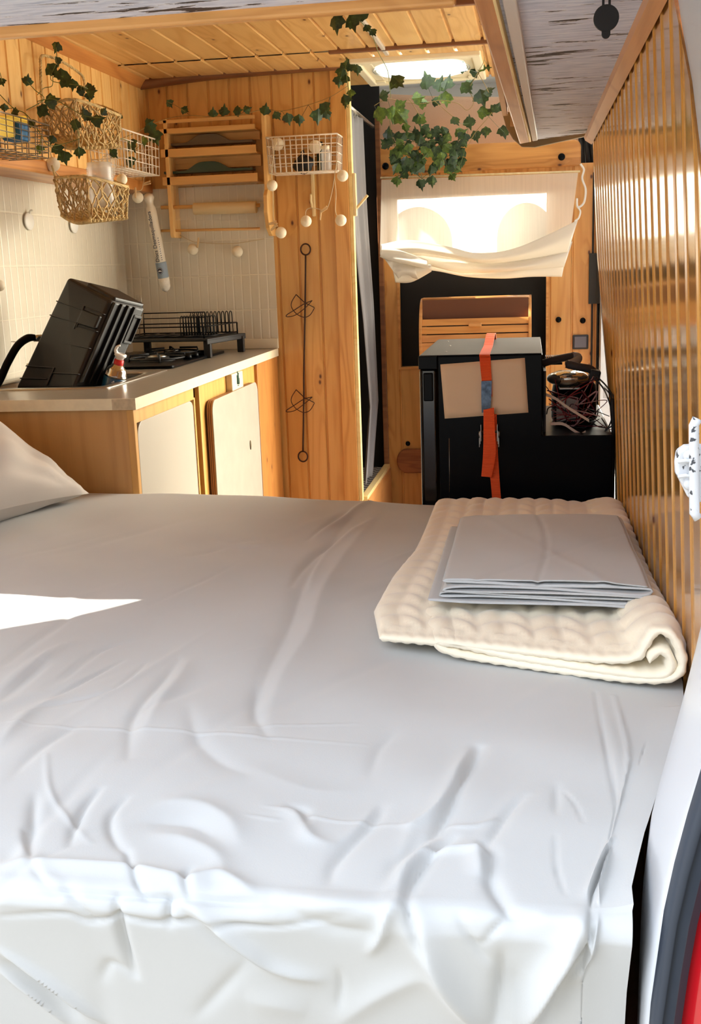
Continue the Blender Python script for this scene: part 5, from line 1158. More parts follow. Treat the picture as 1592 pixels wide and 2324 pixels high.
for pts in ([(1348, 855), (1372, 885), (1388, 930), (1392, 990)], [(1350, 850), (1380, 880), (1400, 920), (1395, 960), (1375, 975)], [(1340, 990), (1375, 978), (1392, 940), (1388, 900), (1372, 880)]):
    mb = MB(); mb.tube([Vector((min(p.x, .222), p.y, p.z)) for p in bez([PY(*p, 3.0) for p in pts], 8)], .0022, 7); mb.build('wire', cols[rg.choice([0, 1, 3])], cm)
mb = MB(); c = PY(1375, 890, 3.0); mb.obox(c, (.006, 0, 0), (0, .006, 0), (0, 0, .016)); mb.build('clear_connector', m_film, cm, bevel=.002)
mb = MB(); L = [PY(1390, 905, 3.0), PY(1394, 985, 3.0), PY(1396, 1060, 2.99), PY(1393, 1150, 2.98)]; mb.tube([Vector((min(p.x, .218), p.y, p.z)) for p in bez(L, 5)], .005, 8); mb.build('cable_sleeve', m_blackm, cm)
# dark mesh bag / strap hanging at the right wall
mb = MB(); pts = [((1404, 965), (1412, 965)), ((1404, 1000), (1425, 1000)), ((1410, 1040), (1440, 1050)), ((1424, 1090), (1446, 1100)), ((1440, 1150), (1452, 1160))]
rows = [[PX(p[0], p[1], xr(.5)-.004), PX(q[0], q[1], xr(.5)-.004)] for p, q in pts]; rows = [[lerp(r[0], r[1], t)+Vector((-.003*math.sin(t*math.pi), 0, 0)) for t in np.linspace(0, 1, 5)] for r in rows]
mb.grid(rows); single(mb, 'mesh_strap', plain('dark_grey_mesh', rgb(62,66,64), .6, var=.4, vscale=200), 'dark grey mesh strap hanging on the glossy right wall beside the fridge', 'strap', smooth=True, solid=.002)
# ------------------------------------------------------------------ roll-top box in front of the bulkhead opening
RY = 5.18
rb = thing('roll_top_box', 'pine roll top bread box standing before the black bulkhead opening, behind the fridge', 'bread box', (-.2, RY+.12, PY(1080, 905, RY).z))
x0 = PY(951, 760, RY).x; x1 = PY(1207, 760, RY).x; zt = PY(1080, 676, RY).z; zb_ = PY(1080, 840, RY).z; D_p = .26
m_rb = pine('box_beech', 0, 2, .3, 0, (216,152,84), (176,110,52), knots=0, rough=.35)
def sidecurve(x, th):
    prof = [(RY+D_p, zb_), (RY, zb_), (RY, lerp(zb_, zt, .40))] + [(RY+.15-.15*math.cos(t), lerp(zb_, zt, .40)+(zt-lerp(zb_, zt, .40))*math.sin(t)) for t in np.linspace(.1, math.pi/2, 9)] + [(RY+D_p, zt)]
    mb = MB(); mb.prism([(x, y, z) for y, z in prof], (th, 0, 0)); mb.build('side', m_rb, rb, bevel=.002); return prof
pf = sidecurve(x0, .014); sidecurve(x1-.014, .014)
def shut(name, ta, tb, n_, mat, inset):
    cz0 = lerp(zb_, zt, .40); hz = zt-cz0
    for k in range(n_):
        t0 = lerp(ta, tb, k/n_); t1 = lerp(ta, tb, (k+.86)/n_); q_ = []
        for t in (t0, t1):
            y = RY+.15-(.15-inset)*math.cos(t); z = cz0+(hz-inset)*math.sin(t); q_.append((y, z))
        mb = MB(); mb.prism([(x0+.014, q_[0][0], q_[0][1]), (x0+.014, q_[1][0], q_[1][1]), (x0+.014, q_[1][0]+.008, q_[1][1]-.004), (x0+.014, q_[0][0]+.008, q_[0][1]-.002)], (x1-x0-.028, 0, 0)); mb.build(name, mat, rb, bevel=.0012)
shut('shutter_slat', .0, .62, 3, m_rb, .010)
mb = MB(); mb.box(x0+.014, x1-.014, RY+.008, RY+.018, zb_, lerp(zb_, zt, .40)-.003); mb.build('front_board', m_rb, rb)
mb = MB(); mb.box(x0+.014, x1-.014, RY+.10, RY+D_p, zt-.008, zt); mb.tube([(x0+.01, RY+.10, zt-.006), (x1-.01, RY+.10, zt-.006)], .007, 8); mb.build('top_board', m_rb, rb)
mb = MB(); mb.box(x0+.014, x1-.014, RY+.06, RY+.066, lerp(zb_, zt, .7), zt-.006); mb.build('inner_board', plain('dark_beech', rgb(104,60,32), .4), rb)
c = PY(1079, 735, RY+.02); mb = MB(); mb.box(c.x-.03, c.x+.03, RY-.002, RY+.02, c.z-.011, c.z+.005); mb.build('pull', m_rb, rb, bevel=.003)
mb = MB(); mb.box(x0+.02, WX1-.002, RY+.01, YB-.008, zb_-.02, zb_-.001); mb.box(x0+.05, x0+.07, RY+.01, YB-.008, 0, zb_-.02); mb.box(WX1-.03, WX1-.01, RY, YB-.008, 0, zb_-.02); single(mb, 'low_shelf', m_ply, 'low plywood shelf carrying the roll top box behind the fridge', 'shelf')
# ------------------------------------------------------------------ small fittings on the bulkhead
def knob(px, py, lab, r=.0165, y=YB-.001, mat=m_black, d=.028):
    c = PY(px, py, y); t = thing('coat_knob', lab, 'knob', tuple(c)); mb = MB()
    mb.lathe(c, [(r*.45, 0), (r*.4, d*.45), (r*.95, d*.62), (r, d*.8), (r*.8, d), (0, d*1.02)], (0, -1, 0), 18); mb.build('knob', mat, t)
    mb = MB(); mb.lathe(c, [(0, 0), (r*.8, 0), (r*.7, .003), (0, .003)], (0, -1, 0), 18); mb.build('base', mat, t)
knob(877, 378, 'black knob at the left end of the header board, half behind ivy', y=YB-.031)
knob(1275, 357, 'black knob at the right end of the header board', y=YB-.031)
knob(1268, 725, 'left one of two black knobs on the pine boards above the switch', .014)
knob(1323, 727, 'right one of two black knobs on the pine boards above the switch', .014)
knob(927, 1006, 'small black knob above the oval wooden plate left of the fridge', .012, d=.016)
c = PY(1318, 776, YB-.002)
sw = thing('light_switch', 'dark grey square light switch on the pine bulkhead', 'switch', tuple(c)); s_ = .038
mb = MB(); mb.box(c.x-s_, c.x+s_, YB-.012, YB-.001, c.z-s_*.92, c.z+s_*.92); mb.build('frame', plain('dark_grey_plastic', rgb(52,52,56), .4), sw, bevel=.005)
mb = MB(); s_ = .029; mb.box(c.x-s_, c.x+s_, YB-.017, YB-.011, c.z-s_*.92, c.z+s_*.92); mb.build('rocker', plain('grey_plastic', rgb(112,112,124), .35), sw, bevel=.003)
a = PY(1338, 575, YB-.02); b_ = PY(1365, 689, YB-.02)
mb = MB(); mb.box(a.x, b_.x-.006, YB-.022, YB-.008, b_.z, a.z); mb.box(b_.x-.024, b_.x-.021, YB-.024, YB-.021, b_.z, a.z); single(mb, 'door_catch', plain('dark_plate', rgb(44,46,44), .5), 'black rectangular catch plate at the right edge of the bulkhead', 'catch plate', bevel=.002)
mb = MB(); mb.box(.286, .294, YB-.010, YB-.0015, .0, 1.69); mb.box(.312, .318, YB-.016, YB-.001, .0, 1.70); single(mb, 'edge_seal', m_blackm, 'thin dark seal along the right edge of the bulkhead', 'seal')
# oval wooden plate
c = PY(940, 1045, YB-.001); x0_ = PY(902, 1045, YB).x; hz = .062; mb = MB()
poly = [(x0_+.05+.05*math.cos(t), YB-.001, c.z+hz*math.sin(t)) for t in np.linspace(math.pi/2, 1.5*math.pi, 14)]+[(c.x+.10, YB-.001, c.z-hz), (c.x+.10, YB-.001, c.z+hz)]
mb.prism(poly, (0, -.020, 0)); mb2 = mb
q = pine('dark_striped_oak', 0, 2, .5, 0, (176,104,56), (112,56,28), knots=0, gs=1.6)
single(mb2, 'wooden_plate', q, 'reddish brown rounded wooden plate on the boards left of the fridge', 'wooden plate', bevel=.005)
# ------------------------------------------------------------------ seats and cab seen through the opening
for (px0, px1, pyt, lab) in ((872, 1024, 472, 'left cab seat back seen through the curtain'), (1128, 1260, 462, 'right cab seat back seen through the curtain')):
    y = 6.3; a = PY(px0, 540, y); b_ = PY(px1, 540, y); zt = PY(px0, pyt, y).z; w = (b_.x-a.x)/2; cx_ = (a.x+b_.x)/2
    t = thing('cab_seat', lab, 'seat', (cx_, y, .5)); mb = MB(); hh = zt-1.42
    poly = [(cx_+w*math.cos(t_), y, 1.42+hh*math.sin(t_)) for t_ in np.linspace(0, math.pi, 20)]+[(cx_-w*1.05, y, .5), (cx_+w*1.05, y, .5)]
    mb.prism(poly, (0, .14, 0)); mb.build('backrest', plain('seat_grey', rgb(30,28,28), .9), t, bevel=.03, seg=3)
    mb = MB(); mb.box(cx_-w, cx_+w, y+.1, y+.55, .42, .56); mb.build('seat', plain('seat_grey', rgb(60,58,58), .9), t, bevel=.03)
# ================================================================== curtain over the bulkhead opening
q, n, b = newmat('cream_voile'); n.nodes.remove(b); out = n.nodes['Material Output']
df = N(n, 'ShaderNodeBsdfDiffuse'); tl_ = N(n, 'ShaderNodeBsdfTranslucent'); tp_ = N(n, 'ShaderNodeBsdfTransparent'); m1_ = N(n, 'ShaderNodeMixShader'); m2_ = N(n, 'ShaderNodeMixShader')
df.inputs[0].default_value = rgb(252,246,234); tl_.inputs[0].default_value = rgb(252,244,226); m1_.inputs[0].default_value = .45; m2_.inputs[0].default_value = .17
tcn = N(n, 'ShaderNodeTexCoord'); mp = N(n, 'ShaderNodeMapping'); mp.inputs['Scale'].default_value = (120, 3, 4); n.links.new(tcn.outputs['Object'], mp.inputs[0])
nz = noise(n, mp.outputs[0], 1, 3); n.links.new(M(n, 'ADD', .10, M(n, 'MULTIPLY', nz, .16)), m2_.inputs[0])
n.links.new(df.outputs[0], m1_.inputs[1]); n.links.new(tl_.outputs[0], m1_.inputs[2]); n.links.new(m1_.outputs[0], m2_.inputs[1]); n.links.new(tp_.outputs[0], m2_.inputs[2]); n.links.new(m2_.outputs[0], out.inputs[0]); m_voile = q
ct = thing('curtain', 'cream linen curtain hitched up in folds over the bulkhead opening', 'curtain', tuple(PY(1090, 630, 5.4)))
YC = 5.40
TL, TR, BL, BR = (866, 408), (1313, 392), (866, 575), (1290, 572)
bottom = lambda u: interp(u, [0, .06, .2, .35, .5, .65, .8, .9, 1], [578, 582, 572, 566, 590, 600, 585, 575, 572])
mb = MB(); rows = []
for i in range(31):
    v = i/30; row = []
    for j in range(81):
        u = j/80; px = lerp(lerp(TL[0], TR[0], u), lerp(BL[0]-3, BR[0]+0, u), v); py = lerp(lerp(TL[1], TR[1], u), bottom(u), v)
        y = YC+.006*math.sin(u*38)*v**1.5+.008*math.sin(u*13+1.2)*v-.03*v**3*math.exp(-((u-.5)/.3)**2); row.append(PY(px, py, y))
    rows.append(row)
mb.grid(rows); mb.build('upper_panel', m_voile, ct, smooth=True)
q2 = m_voile.copy(); q2.name = 'cream_voile_doubled'; m_v2 = q2
for l in list(q2.node_tree.links):
    if l.to_node.bl_idname == 'ShaderNodeMixShader' and l.to_socket.name in ('Fac', 'Factor') : q2.node_tree.links.remove(l)
for x in q2.node_tree.nodes:
    if x.bl_idname == 'ShaderNodeMixShader': x.inputs[0].default_value = .30 if abs(x.inputs[0].default_value-.45) < .01 else .015
def swag(name, top, bot, dy, amp, ph, nx=70, ny=16, mat=None):
    """top / bot: lists of (px,py) polylines"""
    mb = MB(); T_ = bez([(a, b_, 0) for a, b_ in top], 10); B_s = bez([(a, b_, 0) for a, b_ in bot], 10)
    def at_(L, u): f = u*(len(L)-1); i = min(int(f), len(L)-2); return lerp(L[i], L[i+1], f-i)
    rows = []
    for i in range(ny+1):
        v = i/ny; row = []
        for j in range(nx+1):
            u = j/nx; p = lerp(at_(T_, u), at_(B_s, u), v)
            y = YC-dy-.022*math.sin(v*math.pi)-amp*math.sin(v*math.pi*2.2+ph+u*2.4)*math.sin(u*math.pi)**.5
            row.append(PY(p.x, p.y, y))
        rows.append(row)
    mb.grid(rows); return mb.build(name, mat or m_v2, ct, smooth=True, solid=.0015)
swag('fold', [(905, 575), (960, 578), (1040, 610), (1120, 600), (1200, 572), (1290, 555)], [(930, 610), (990, 615), (1060, 628), (1140, 632), (1210, 628), (1276, 628)], .035, .012, 0)
swag('fold', [(870, 572), (920, 548), (1000, 560), (1080, 590), (1180, 590), (1300, 548)], [(890, 600), (960, 600), (1040, 618), (1120, 618), (1200, 612), (1281, 606)], .060, .010, 1)
swag('fold', [(866, 555), (930, 545), (1020, 560), (1090, 575), (1180, 560), (1312, 500)], [(878, 578), (950, 575), (1020, 585), (1100, 598), (1190, 590), (1290, 572)], .082, .008, 2)
swag('gathered_end', [(868, 560), (900, 566), (930, 575), (970, 590)], [(863, 583), (878, 590), (893, 594), (975, 612)], .100, .010, .5, 30, 10)
swag('gathered_end', [(872, 586), (900, 590), (940, 600)], [(905, 632), (918, 626), (950, 634)], .092, .014, 1.5, 24, 12)
swag('gathered_end', [(885, 578), (920, 585), (980, 600)], [(898, 641), (935, 640), (980, 616)], .075, .012, 2.5, 24, 12)
mb = MB(); a = PY(864, 404, 5.41); b_ = PY(1318, 389, 5.41); mb.tube([a, b_], .005, 10); mb.build('rod', m_hookw, ct)
cdp = [(1318, 372), (1326, 385), (1322, 405), (1330, 430), (1326, 460), (1312, 470), (1310, 450)]
cd2 = [(1312, 470), (1318, 480), (1314, 495), (1306, 502), (1308, 510)]
mb = MB(); mb.tube(bez([PY(*p, 5.40) for p in cdp], 6), .005, 8); mb.tube(bez([PY(*p, 5.39) for p in cd2], 6), .004, 8); mb.build('tie_cord', plain('white_cord', rgb(240,236,228), .7), ct)
# ------------------------------------------------------------------ roof vent
vt = thing('roof_vent', 'cream framed roof vent with a ribbed clear oval lens in the pine ceiling', 'roof vent', (-.44, 4.73, CEIL))
vx0, vx1, vy0, vy1 = -.692, -.19, 4.455, 5.03; zv = CEIL-.022
m_vent = plain('vent_cream', rgb(246,236,206), .35)
mb = MB()
for (o0, i0, z_, d) in ((0, .035, zv, .024), (.035, .075, zv+.012, .02)):
    mb.frame([(vx0+o0, vy0+o0, z_), (vx1-o0, vy0+o0, z_), (vx1-o0, vy1-o0, z_), (vx0+o0, vy1-o0, z_)], [(vx0+i0, vy0+i0, z_), (vx1-i0, vy0+i0, z_), (vx1-i0, vy1-i0, z_), (vx0+i0, vy1-i0, z_)], (0, 0, d))
mb.build('frame', m_vent, vt, bevel=.006, seg=3)
xc, yc = (vx0+vx1)/2, (vy0+vy1)/2; rx, ry = (vx1-vx0)/2-.055, (vy1-vy0)/2-.055
out_ = [(xc+((vx1-vx0)/2-.07)*sx_, yc+((vy1-vy0)/2-.07)*sy_, zv+.014) for sx_, sy_ in [(max(-1, min(1, 1.42*math.cos(t))), max(-1, min(1, 1.42*math.sin(t)))) for t in np.linspace(0, 2*math.pi, 48, endpoint=False)]]
inn = [(xc+rx*math.cos(t), yc+ry*math.sin(t), zv+.014) for t in np.linspace(0, 2*math.pi, 48, endpoint=False)]
mb = MB(); mb.frame(out_, inn, (0, 0, .006)); mb.build('oval_bezel', m_vent, vt)
q, n, b = newmat('ribbed_lens'); n.nodes.remove(b); out = n.nodes['Material Output']; tl_ = N(n, 'ShaderNodeBsdfTranslucent'); tl_.inputs[0].default_value = (.93, .95, .95, 1); gl = N(n, 'ShaderNodeBsdfGlossy'); gl.inputs['Roughness'].default_value = .15; df = N(n, 'ShaderNodeBsdfDiffuse'); df.inputs[0].default_value = (.9, .92, .92, 1)
ma = N(n, 'ShaderNodeMixShader'); mb_ = N(n, 'ShaderNodeMixShader'); ma.inputs[0].default_value = .25; mb_.inputs[0].default_value = .12
tcn = N(n, 'ShaderNodeTexCoord'); w = N(n, 'ShaderNodeTexWave', wave_type='RINGS', rings_direction='Z'); w.inputs['Scale'].default_value = 24; n.links.new(tcn.outputs['Object'], w.inputs[0]); bp_ = N(n, 'ShaderNodeBump'); bp_.inputs['Strength'].default_value = .8; bp_.inputs['Distance'].default_value = .01; n.links.new(w.outputs[0], bp_.inputs['Height'])
for x in (tl_, gl, df): n.links.new(bp_.outputs[0], x.inputs['Normal'])
rc = ramp(n, w.outputs[0], [(.2, (.40, .43, .42, 1)), (.7, (.8, .82, .8, 1))]); n.links.new(rc, tl_.inputs[0])
n.links.new(tl_.outputs[0], ma.inputs[1]); n.links.new(df.outputs[0], ma.inputs[2]); n.links.new(ma.outputs[0], mb_.inputs[1]); n.links.new(gl.outputs[0], mb_.inputs[2]); n.links.new(mb_.outputs[0], out.inputs[0])
mb = MB(); rows = []
for i in range(13): k = i/12; rows.append([(xc+rx*1.01*k*math.cos(t), yc+ry*1.01*k*math.sin(t), zv+.010-.03*(1-k*k)**.5*0-.012*(1-k*k)) for t in np.linspace(0, 2*math.pi, 48, endpoint=False)])
mb.grid(rows, wrap=True); o = mb.build('lens', q, vt, smooth=True)
for sx_, sy_ in ((-1, -1), (1, -1), (1, 1), (-1, 1)):
    mb = MB(); mb.box(xc+sx_*(rx-.0)-.02, xc+sx_*rx+.02, yc+sy_*(ry)-.02, yc+sy_*ry+.02, zv+.004, zv+.012); mb.build('corner_clip', m_vent, vt, bevel=.003)
# cable duct on the ceiling
mb = MB(); a0, a1, b0, b1 = PZ(787, 8, CEIL-.012), PZ(798, 8, CEIL-.012), PZ(884, 126, CEIL-.012), PZ(875, 127, CEIL-.012)
mb.prism([a0, a1, b0, b1], (0, 0, .012)); single(mb, 'cable_duct', plain('grey_duct', rgb(206,196,184), .4), 'pale grey cable duct running along the pine ceiling to the roof vent', 'cable duct', bevel=.002)
# headliner over the cab
q, n, b = newmat('beige_headliner'); tcn = N(n, 'ShaderNodeTexCoord'); b.inputs['Base Color'].default_value = rgb(226,192,166); b.inputs['Roughness'].default_value = .9; bump(n, b, noise(n, tcn.outputs['Object'], 300, 2), .3, .003)
mb = MB(); rows = []
for i in range(15):
    v = i/14; rows.append([PY(lerp(850, 1345, u), lerp(212+8*math.sin(u*3), 352, v), 5.72+.05*v+.010*math.sin(u*9+v*3)) for u in np.linspace(0, 1, 30)])
mb.grid(rows); single(mb, 'headliner', q, 'beige fabric headliner of the cab above the header board', 'headliner', smooth=True, solid=.004)
for pts in ([(1035, 318), (1050, 305), (1068, 316)], [(1125, 308), (1133, 318), (1140, 328)], [(1070, 325), (1110, 316), (1145, 322)]): pass
# grey cable bundle at far right top
t = thing('cable_bundle', 'dark cables and a white tube running up between header board and right wall', 'cables', tuple(PY(1332, 380, 5.6)))
for k, (px0, px1, mt_, r) in enumerate(((1318, 1327, m_blackm, .012), (1330, 1340, m_blackm, .014), (1341, 1349, m_blackm, .010), (1326, 1333, plain('grey_hose', rgb(110,116,124), .4), .006))):
    mb = MB(); mb.tube([PY(px0, 305, 5.62), PY(px1, 400, 5.62)], r, 10); mb.build('cable', mt_, t)
mb = MB(); mb.tube([PY(1308, 318, 5.5), PY(1309, 345, 5.5)], .003, 8); mb.build('white_tube', m_cream, t)
# ------------------------------------------------------------------ shower curtain and grating
m_sc = cloth('grey_shower_curtain', rgb(122,119,122), .06, 300, .6)
sc_ = thing('shower_curtain', 'grey shower curtain hanging in the dark recess between partition and bulkhead', 'curtain', (-.76, 5.0, .35))
mb = MB(); rows = []
for i in range(41):
    v = i/40; z = lerp(1.93, .34, v); row = []
    ya = interp(v, [0, .3, .55, .8, 1], [4.68, 4.74, 4.92, 5.04, 4.82]); yb_ = interp(v, [0, .2, .5, .8, 1], [5.18, 5.22, 5.36, 5.42, 5.16])
    for j in range(61):
        u = j/60; row.append((-.745+.013*math.sin(u*11+v*1.2)*(1-.25*v)+.004*math.sin(u*47), lerp(ya, yb_, u), z))
    rows.append(row)
mb.grid(rows); mb.build('cloth', m_sc, sc_, smooth=True, solid=.001)
mb = MB(); mb.tube([(-.745, YP+.03, 1.945), (-.745, YB-.01, 1.945)], .009, 10); mb.build('rail', m_steel, sc_)
for k in range(6):
    mb = MB(); mb.tube([(-.745+math.cos(a)*.002, 4.74+k*.06+math.sin(a)*.013, 1.938+math.cos(a)*.016) for a in np.linspace(0, 2*math.pi, 14, endpoint=False)], .0018, 6, closed=True); mb.build('ring', m_steel, sc_)
q, n, b = newmat('checker_tread'); tcn = N(n, 'ShaderNodeTexCoord'); ck = N(n, 'ShaderNodeTexChecker'); ck.inputs['Scale'].default_value = 42; ck.inputs[1].default_value = rgb(228,226,222); ck.inputs[2].default_value = rgb(60,58,60); n.links.new(tcn.outputs['Object'], ck.inputs[0]); n.links.new(ck.outputs[0], b.inputs['Base Color']); b.inputs['Roughness'].default_value = .3
mb = MB(); mb.box(-1.65, -.738, YP+.035, YB-.04, .285, .300); single(mb, 'shower_tray', q, 'black and white grated floor tray of the shower', 'shower tray')
# ================================================================== ivy
def leafmat(name, c0, c1, vein):
    q, n, b = newmat(name); tcn = N(n, 'ShaderNodeTexCoord'); v = noise(n, tcn.outputs['Object'], 45, 4, .7)
    rb_ = ramp(n, v, [(.35, c0), (.6, c1), (.72, vein)]); n.links.new(rb_, b.inputs['Base Color']); b.inputs['Roughness'].default_value = .45
    b.inputs['Subsurface Weight'].default_value = 0; return q
m_leafd = leafmat('ivy_dark', rgb(28,48,26), rgb(58,84,44), rgb(110,134,72)); m_leafb = leafmat('ivy_bright', rgb(52,76,30), rgb(96,122,46), rgb(160,176,80)); m_vine = plain('vine_stem', rgb(112,122,64), .6)
m_vined = plain('brown_vine', rgb(150,124,70), .6)
LEAF = [(0, -.48), (.16, -.36), (.34, -.30), (.50, -.02), (.30, .08), (.26, .22), (.12, .24), (0, .55), (-.12, .24), (-.26, .22), (-.30, .08), (-.50, -.02), (-.34, -.30), (-.16, -.36)]
rgl = random.Random(21)
def leaf(mb, c, size, ang=None, tilt=None, mi=0):
    """hangs roughly facing the room, tip direction given by ang in the x-z plane"""
    ang = rgl.uniform(-2.4, -.7) if ang is None else ang; fwd = Vector((math.cos(ang), rgl.uniform(-.35, .35), math.sin(ang))).normalized()
    nrm = Vector((rgl.uniform(-.6, .6), -1, rgl.uniform(-.2, .7))); nrm = (nrm-fwd*nrm.dot(fwd)).normalized(); sd_ = fwd.cross(nrm)
    fold = rgl.uniform(.15, .55); bend = rgl.uniform(-.3, .3); vs = [c+nrm*(0)+fwd*(-.1*size)]
    for x, y in LEAF: x *= 1.0; vs.append(c+sd_*(x*size)+fwd*(y*size)-nrm*(abs(x)*fold*size+bend*y*y*size))
    vs2 = [c+fwd*(-.48*size), c+fwd*(.2*size)+nrm*.02*size]
    o = mb.cs; mb.cs = False; mb.cm = mi
    n_ = len(LEAF); mb.add(vs, [(0, 1+k, 1+(k+1) % n_) for k in range(n_)]); mb.cs = o; mb.cm = 0
def ivy(label, vines, leaves, mats=(None,), stem=m_vine, name='ivy_garland'):
    """vines: lists of (px,py,y); leaves: (px,py,y,size_px[,ang[,mat]])"""
    p0 = PY(*vines[0][0]); t = thing(name, label, 'ivy', tuple(p0))
    for v in vines: mb = MB(); mb.tube(bez([PY(*p) for p in v], 6), .0013, 5); mb.build('vine', stem, t)
    mb = MB()
    for L in leaves:
        c = PY(*L[:3]); s_ = L[3]*c.y/FPX*1.1; leaf(mb, c, s_, L[4] if len(L) > 4 else None, None, L[5] if len(L) > 5 else 0)
        j = min((p for v in vines for p in v), key=lambda p: (p[0]-L[0])**2+(p[1]-L[1])**2)
        if (j[0]-L[0])**2+(j[1]-L[1])**2 < 60**2: mb.tube([PY(*j), lerp(PY(*j), c, .6)+Vector((0, -.004, -.003)), c], .0009, 4, caps=False)
    o = mb.build('foliage', [m_leafd, m_leafb], t); return t
D_, U_ = -1.57, 1.57
yw = 3.62
ivy('ivy strand trailing over the handle of the upper seagrass basket on the left wall', [[(126, 95, yw), (128, 140, yw), (115, 180, yw), (150, 190, yw), (185, 195, yw), (215, 210, yw+.1)], [(85, 215, 3.4), (100, 200, yw), (118, 195, yw), (120, 175, yw)], [(62, 185, 3.4), (80, 205, 3.4), (100, 225, 3.4), (60, 250, 3.35)]],
    [(128, 108, yw, 26), (118, 160, yw, 34), (140, 172, yw, 34), (152, 186, yw, 34), (165, 192, yw, 28), (208, 206, yw, 30, -.1), (198, 200, yw+.05, 26), (62, 182, 3.4, 26, 1.2), (130, 140, yw, 22), (185, 205, 3.7, 24, .3), (203, 220, 3.7, 22, D_)])
yx = 3.38
ivy('ivy strand spread across the front of the upper seagrass basket', [[(85, 230, yx), (120, 225, yx), (150, 240, yx), (190, 262, yx), (230, 268, yx)], [(165, 262, yx), (175, 290, yx), (180, 310, yx)]],
    [(118, 228, yx, 36, .2), (98, 252, yx, 32, -.6), (190, 258, yx, 32, U_), (170, 285, yx, 30, -1.9), (222, 270, yx, 34, .25), (205, 268, yx, 18), (235, 252, yx, 20, .8)])
ivy('ivy strand dangling below the grey wire basket at the left edge', [[(0, 215, 3.3), (30, 245, 3.3), (60, 260, 3.3), (90, 300, 3.3), (110, 330, 3.35), (150, 325, 3.4), (180, 315, 3.4)], [(0, 165, 3.3), (5, 185, 3.3)], [(95, 300, 3.3), (90, 340, 3.3)]],
    [(3, 185, 3.3, 24, -1.0), (35, 255, 3.3, 24, .1), (70, 280, 3.3, 26, -.9), (10, 245, 3.3, 20), (90, 338, 3.3, 22, D_, 1), (131, 340, 3.38, 30, -1.2), (146, 357, 3.38, 34, -1.3), (179, 346, 3.4, 28, -1.5), (118, 318, 3.38, 22)])
ivy('ivy strand hanging between the small white basket and the lower seagrass basket', [[(265, 268, 3.9), (258, 300, 3.85), (250, 330, 3.8), (252, 350, 3.8)], [(250, 310, 3.8), (290, 320, 4.0), (300, 345, 4.1)]],
    [(250, 330, 3.78, 30, D_, 1), (258, 350, 3.78, 24, -.8), (298, 332, 4.1, 34, -1.0), (294, 370, 4.1, 30, -1.2), (326, 322, 4.2, 26, -1.6, 1), (272, 265, 3.9, 16)])
yp = 4.45
ivy('ivy garland running over the top of the beech rack towards the partition edge', [[(240, 330, 4.2), (310, 300, 4.3), (345, 282, 4.4), (385, 268, yp), (430, 262, yp), (480, 265, yp), (540, 262, yp), (600, 248, 4.5), (640, 252, 4.5), (700, 238, 4.5), (750, 220, 4.5), (790, 195, 4.5)], [(380, 232, yp), (400, 240, yp), (430, 260, yp)]],
    [(352, 312, 4.35, 36, -1.2), (343, 292, 4.35, 32, -1.0), (340, 278, 4.35, 22, .5), (385, 236, yp, 20, -1.0), (420, 250, yp, 20, -.5), (484, 255, yp, 22, 1.6), (508, 250, yp, 26, 1.4), (540, 251, yp, 24, .1), (562, 248, yp, 20, .4), (602, 248, 4.48, 26, 1.3), (630, 262, 4.48, 22, -1.0), (655, 270, 4.48, 26, -1.4), (680, 272, 4.48, 26, -1.5), (722, 265, 4.48, 34, -1.7), (738, 248, 4.48, 32, -.8), (744, 262, 4.48, 22, -1.2)], stem=m_vined)
ye = 4.46
ivy('ivy cluster at the top corner of the pale partition edge beside the roof vent', [[(790, 120, ye), (785, 150, ye), (788, 180, ye), (792, 215, ye), (790, 245, ye)]],
    [(798, 152, ye, 26, -.8), (812, 158, ye, 24, -1.5), (775, 165, ye, 26, -1.7), (770, 185, ye, 26, -1.6), (782, 180, ye, 24), (793, 138, ye, 18, U_, 1), (783, 230, ye, 30, -1.5), (797, 212, ye, 20, D_, 1), (780, 150, ye, 18)])
yc_ = 3.62
ivy('ivy strand hanging from the ceiling past the roof vent down to the cab', [[(735, 18, yc_), (780, 20, 3.66), (820, 50, 3.7), (845, 80, 3.8), (860, 120, 3.95), (880, 160, 4.1), (885, 200, 4.3), (888, 222, 4.5)]],
    [(742, 20, yc_, 26, .1), (780, 20, yc_, 34, -.3), (762, 55, yc_, 40, -1.5), (800, 50, yc_, 42, -1.3), (820, 30, 3.66, 34, 1.7), (835, 65, 3.7, 20, -1.0), (848, 74, 3.74, 18, -1.0), (903, 185, 4.3, 38, -.8)])
yl = 4.75; G_ = []
for (px, py, s_, a_, m_) in ((966, 182, 40, 1.7, 0), (1000, 190, 34, 1.3, 0), (1015, 185, 34, 1.2, 0), (1060, 200, 30, -.8, 0), (1065, 190, 26, .6, 0), (1095, 222, 40, -1.3, 0), (1110, 205, 26, .4, 0), (862, 262, 38, -1.4, 1), (892, 260, 36, -1.6, 1), (912, 266, 40, -.9, 1), (872, 215, 26, .4, 0), (950, 222, 28, .1, 1), (962, 232, 26, -.1, 1), (1013, 225, 34, -1.5, 1), (910, 238, 28, .6, 1), (952, 272, 28, -1.4, 0), (956, 268, 26, 1.0, 1), (1035, 275, 24, -1.0, 0), (1065, 280, 28, -1.3, 0), (1098, 255, 28, -.2, 1), (1112, 255, 20, -.9, 0), (990, 232, 22, -.5, 0), (1125, 245, 22, .9, 0), (1080, 160, 26, .2, 0), (1055, 152, 26, -.3, 0), (1092, 150, 24, 1.3, 1), (1108, 148, 26, -1.4, 0), (1135, 240, 24, 1.0, 0), (1103, 300, 24, -1.6, 0), (1145, 300, 30, -1.4, 0), (1080, 310, 26, -1.2, 0)):
    G_.append((px, py, yl+rgl.uniform(-.08, .1), s_, a_, m_))
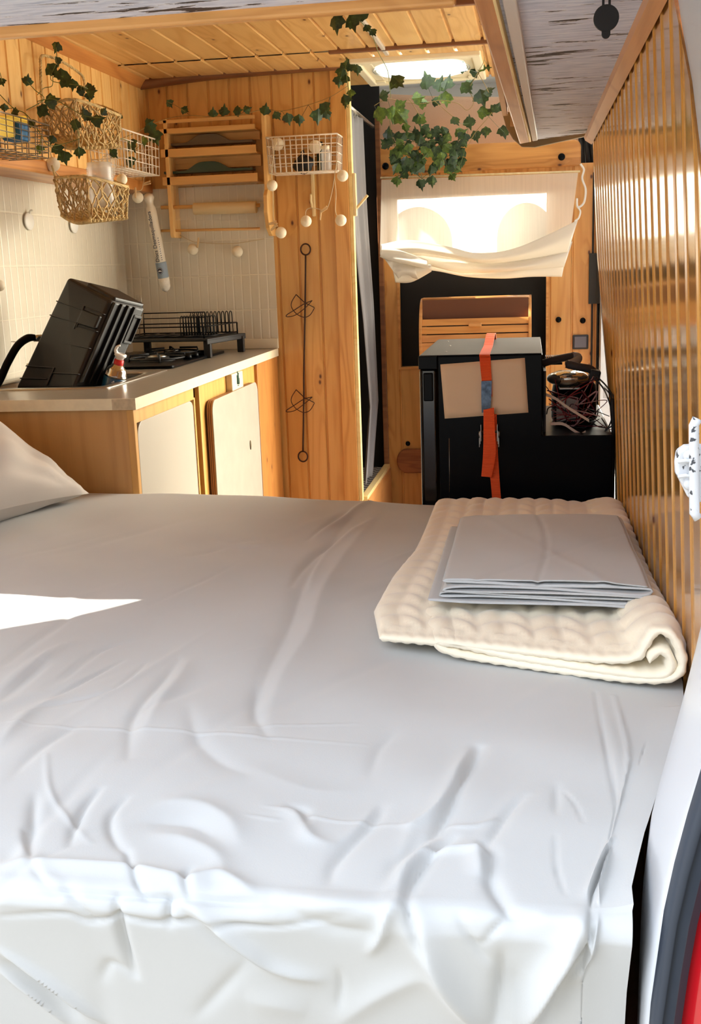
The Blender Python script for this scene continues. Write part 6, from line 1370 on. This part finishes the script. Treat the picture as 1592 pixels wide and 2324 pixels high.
ivy('ivy garland strung across the opening above the header board', [[(850, 240, yl), (880, 225, yl), (920, 232, yl), (960, 235, yl), (1000, 228, yl), (1040, 235, yl), (1060, 250, yl), (1075, 235, yl), (1070, 215, yl), (1060, 205, yl)], [(1095, 105, 4.3), (1100, 135, 4.45), (1085, 165, 4.6), (1068, 195, yl)], [(1140, 225, yl), (1110, 265, yl), (1080, 300, yl), (1060, 335, yl)], [(930, 225, yl), (955, 265, yl)], [(985, 228, yl), (1025, 262, yl), (1045, 280, yl)], [(1085, 165, 4.6), (1100, 190, 4.7), (1110, 210, yl)]], G_, stem=m_vined)
yh = 5.28; G_ = []
poly_c = [(880, 290), (1060, 290), (1052, 380), (1020, 400), (960, 412), (905, 400), (870, 360)]
def inpoly(x, y):
    r = False; n_ = len(poly_c)
    for i in range(n_):
        x0, y0 = poly_c[i]; x1, y1 = poly_c[i-1]
        if (y0 > y) != (y1 > y) and x < (x1-x0)*(y-y0)/(y1-y0)+x0: r = not r
    return r
while len(G_) < 84:
    x, y = rgl.uniform(865, 1062), rgl.uniform(290, 412)
    if inpoly(x, y) and not (x < 935 and y > 320 and y < 345 and rgl.random() < .5):
        G_.append((x, y, yh+rgl.uniform(-.09, .06), rgl.uniform(17, 28), rgl.uniform(-2.7, -.5), 1 if rgl.random() < .28 else 0))
G_ += [(902, 412, yh, 24, -1.6, 1), (955, 420, yh, 26, -1.3, 0), (982, 412, yh, 26, -1.6, 0), (1028, 402, yh, 20, -1.0, 1), (880, 300, yh, 28, 1.4, 0), (942, 300, yh, 24, 1.5, 0), (990, 300, yh, 24, .8, 0), (875, 325, yh, 26, 2.4, 0), (1065, 275, yh, 26, 1.5, 0), (1050, 300, yh, 24, .5, 1), (905, 308, yh, 24, 0, 0)]
ivy('dense hanging bunch of ivy in front of the header board and the curtain top', [[(885, 270, 5.2), (890, 310, yh), (905, 360, yh), (905, 400, yh)], [(940, 300, yh), (950, 350, yh), (958, 405, yh)], [(1000, 310, yh), (1010, 360, yh), (1020, 395, yh)], [(1060, 320, yh), (1050, 360, yh), (1030, 410, yh)], [(880, 330, yh), (960, 320, yh), (1040, 325, yh)]], G_, name='hanging_ivy')
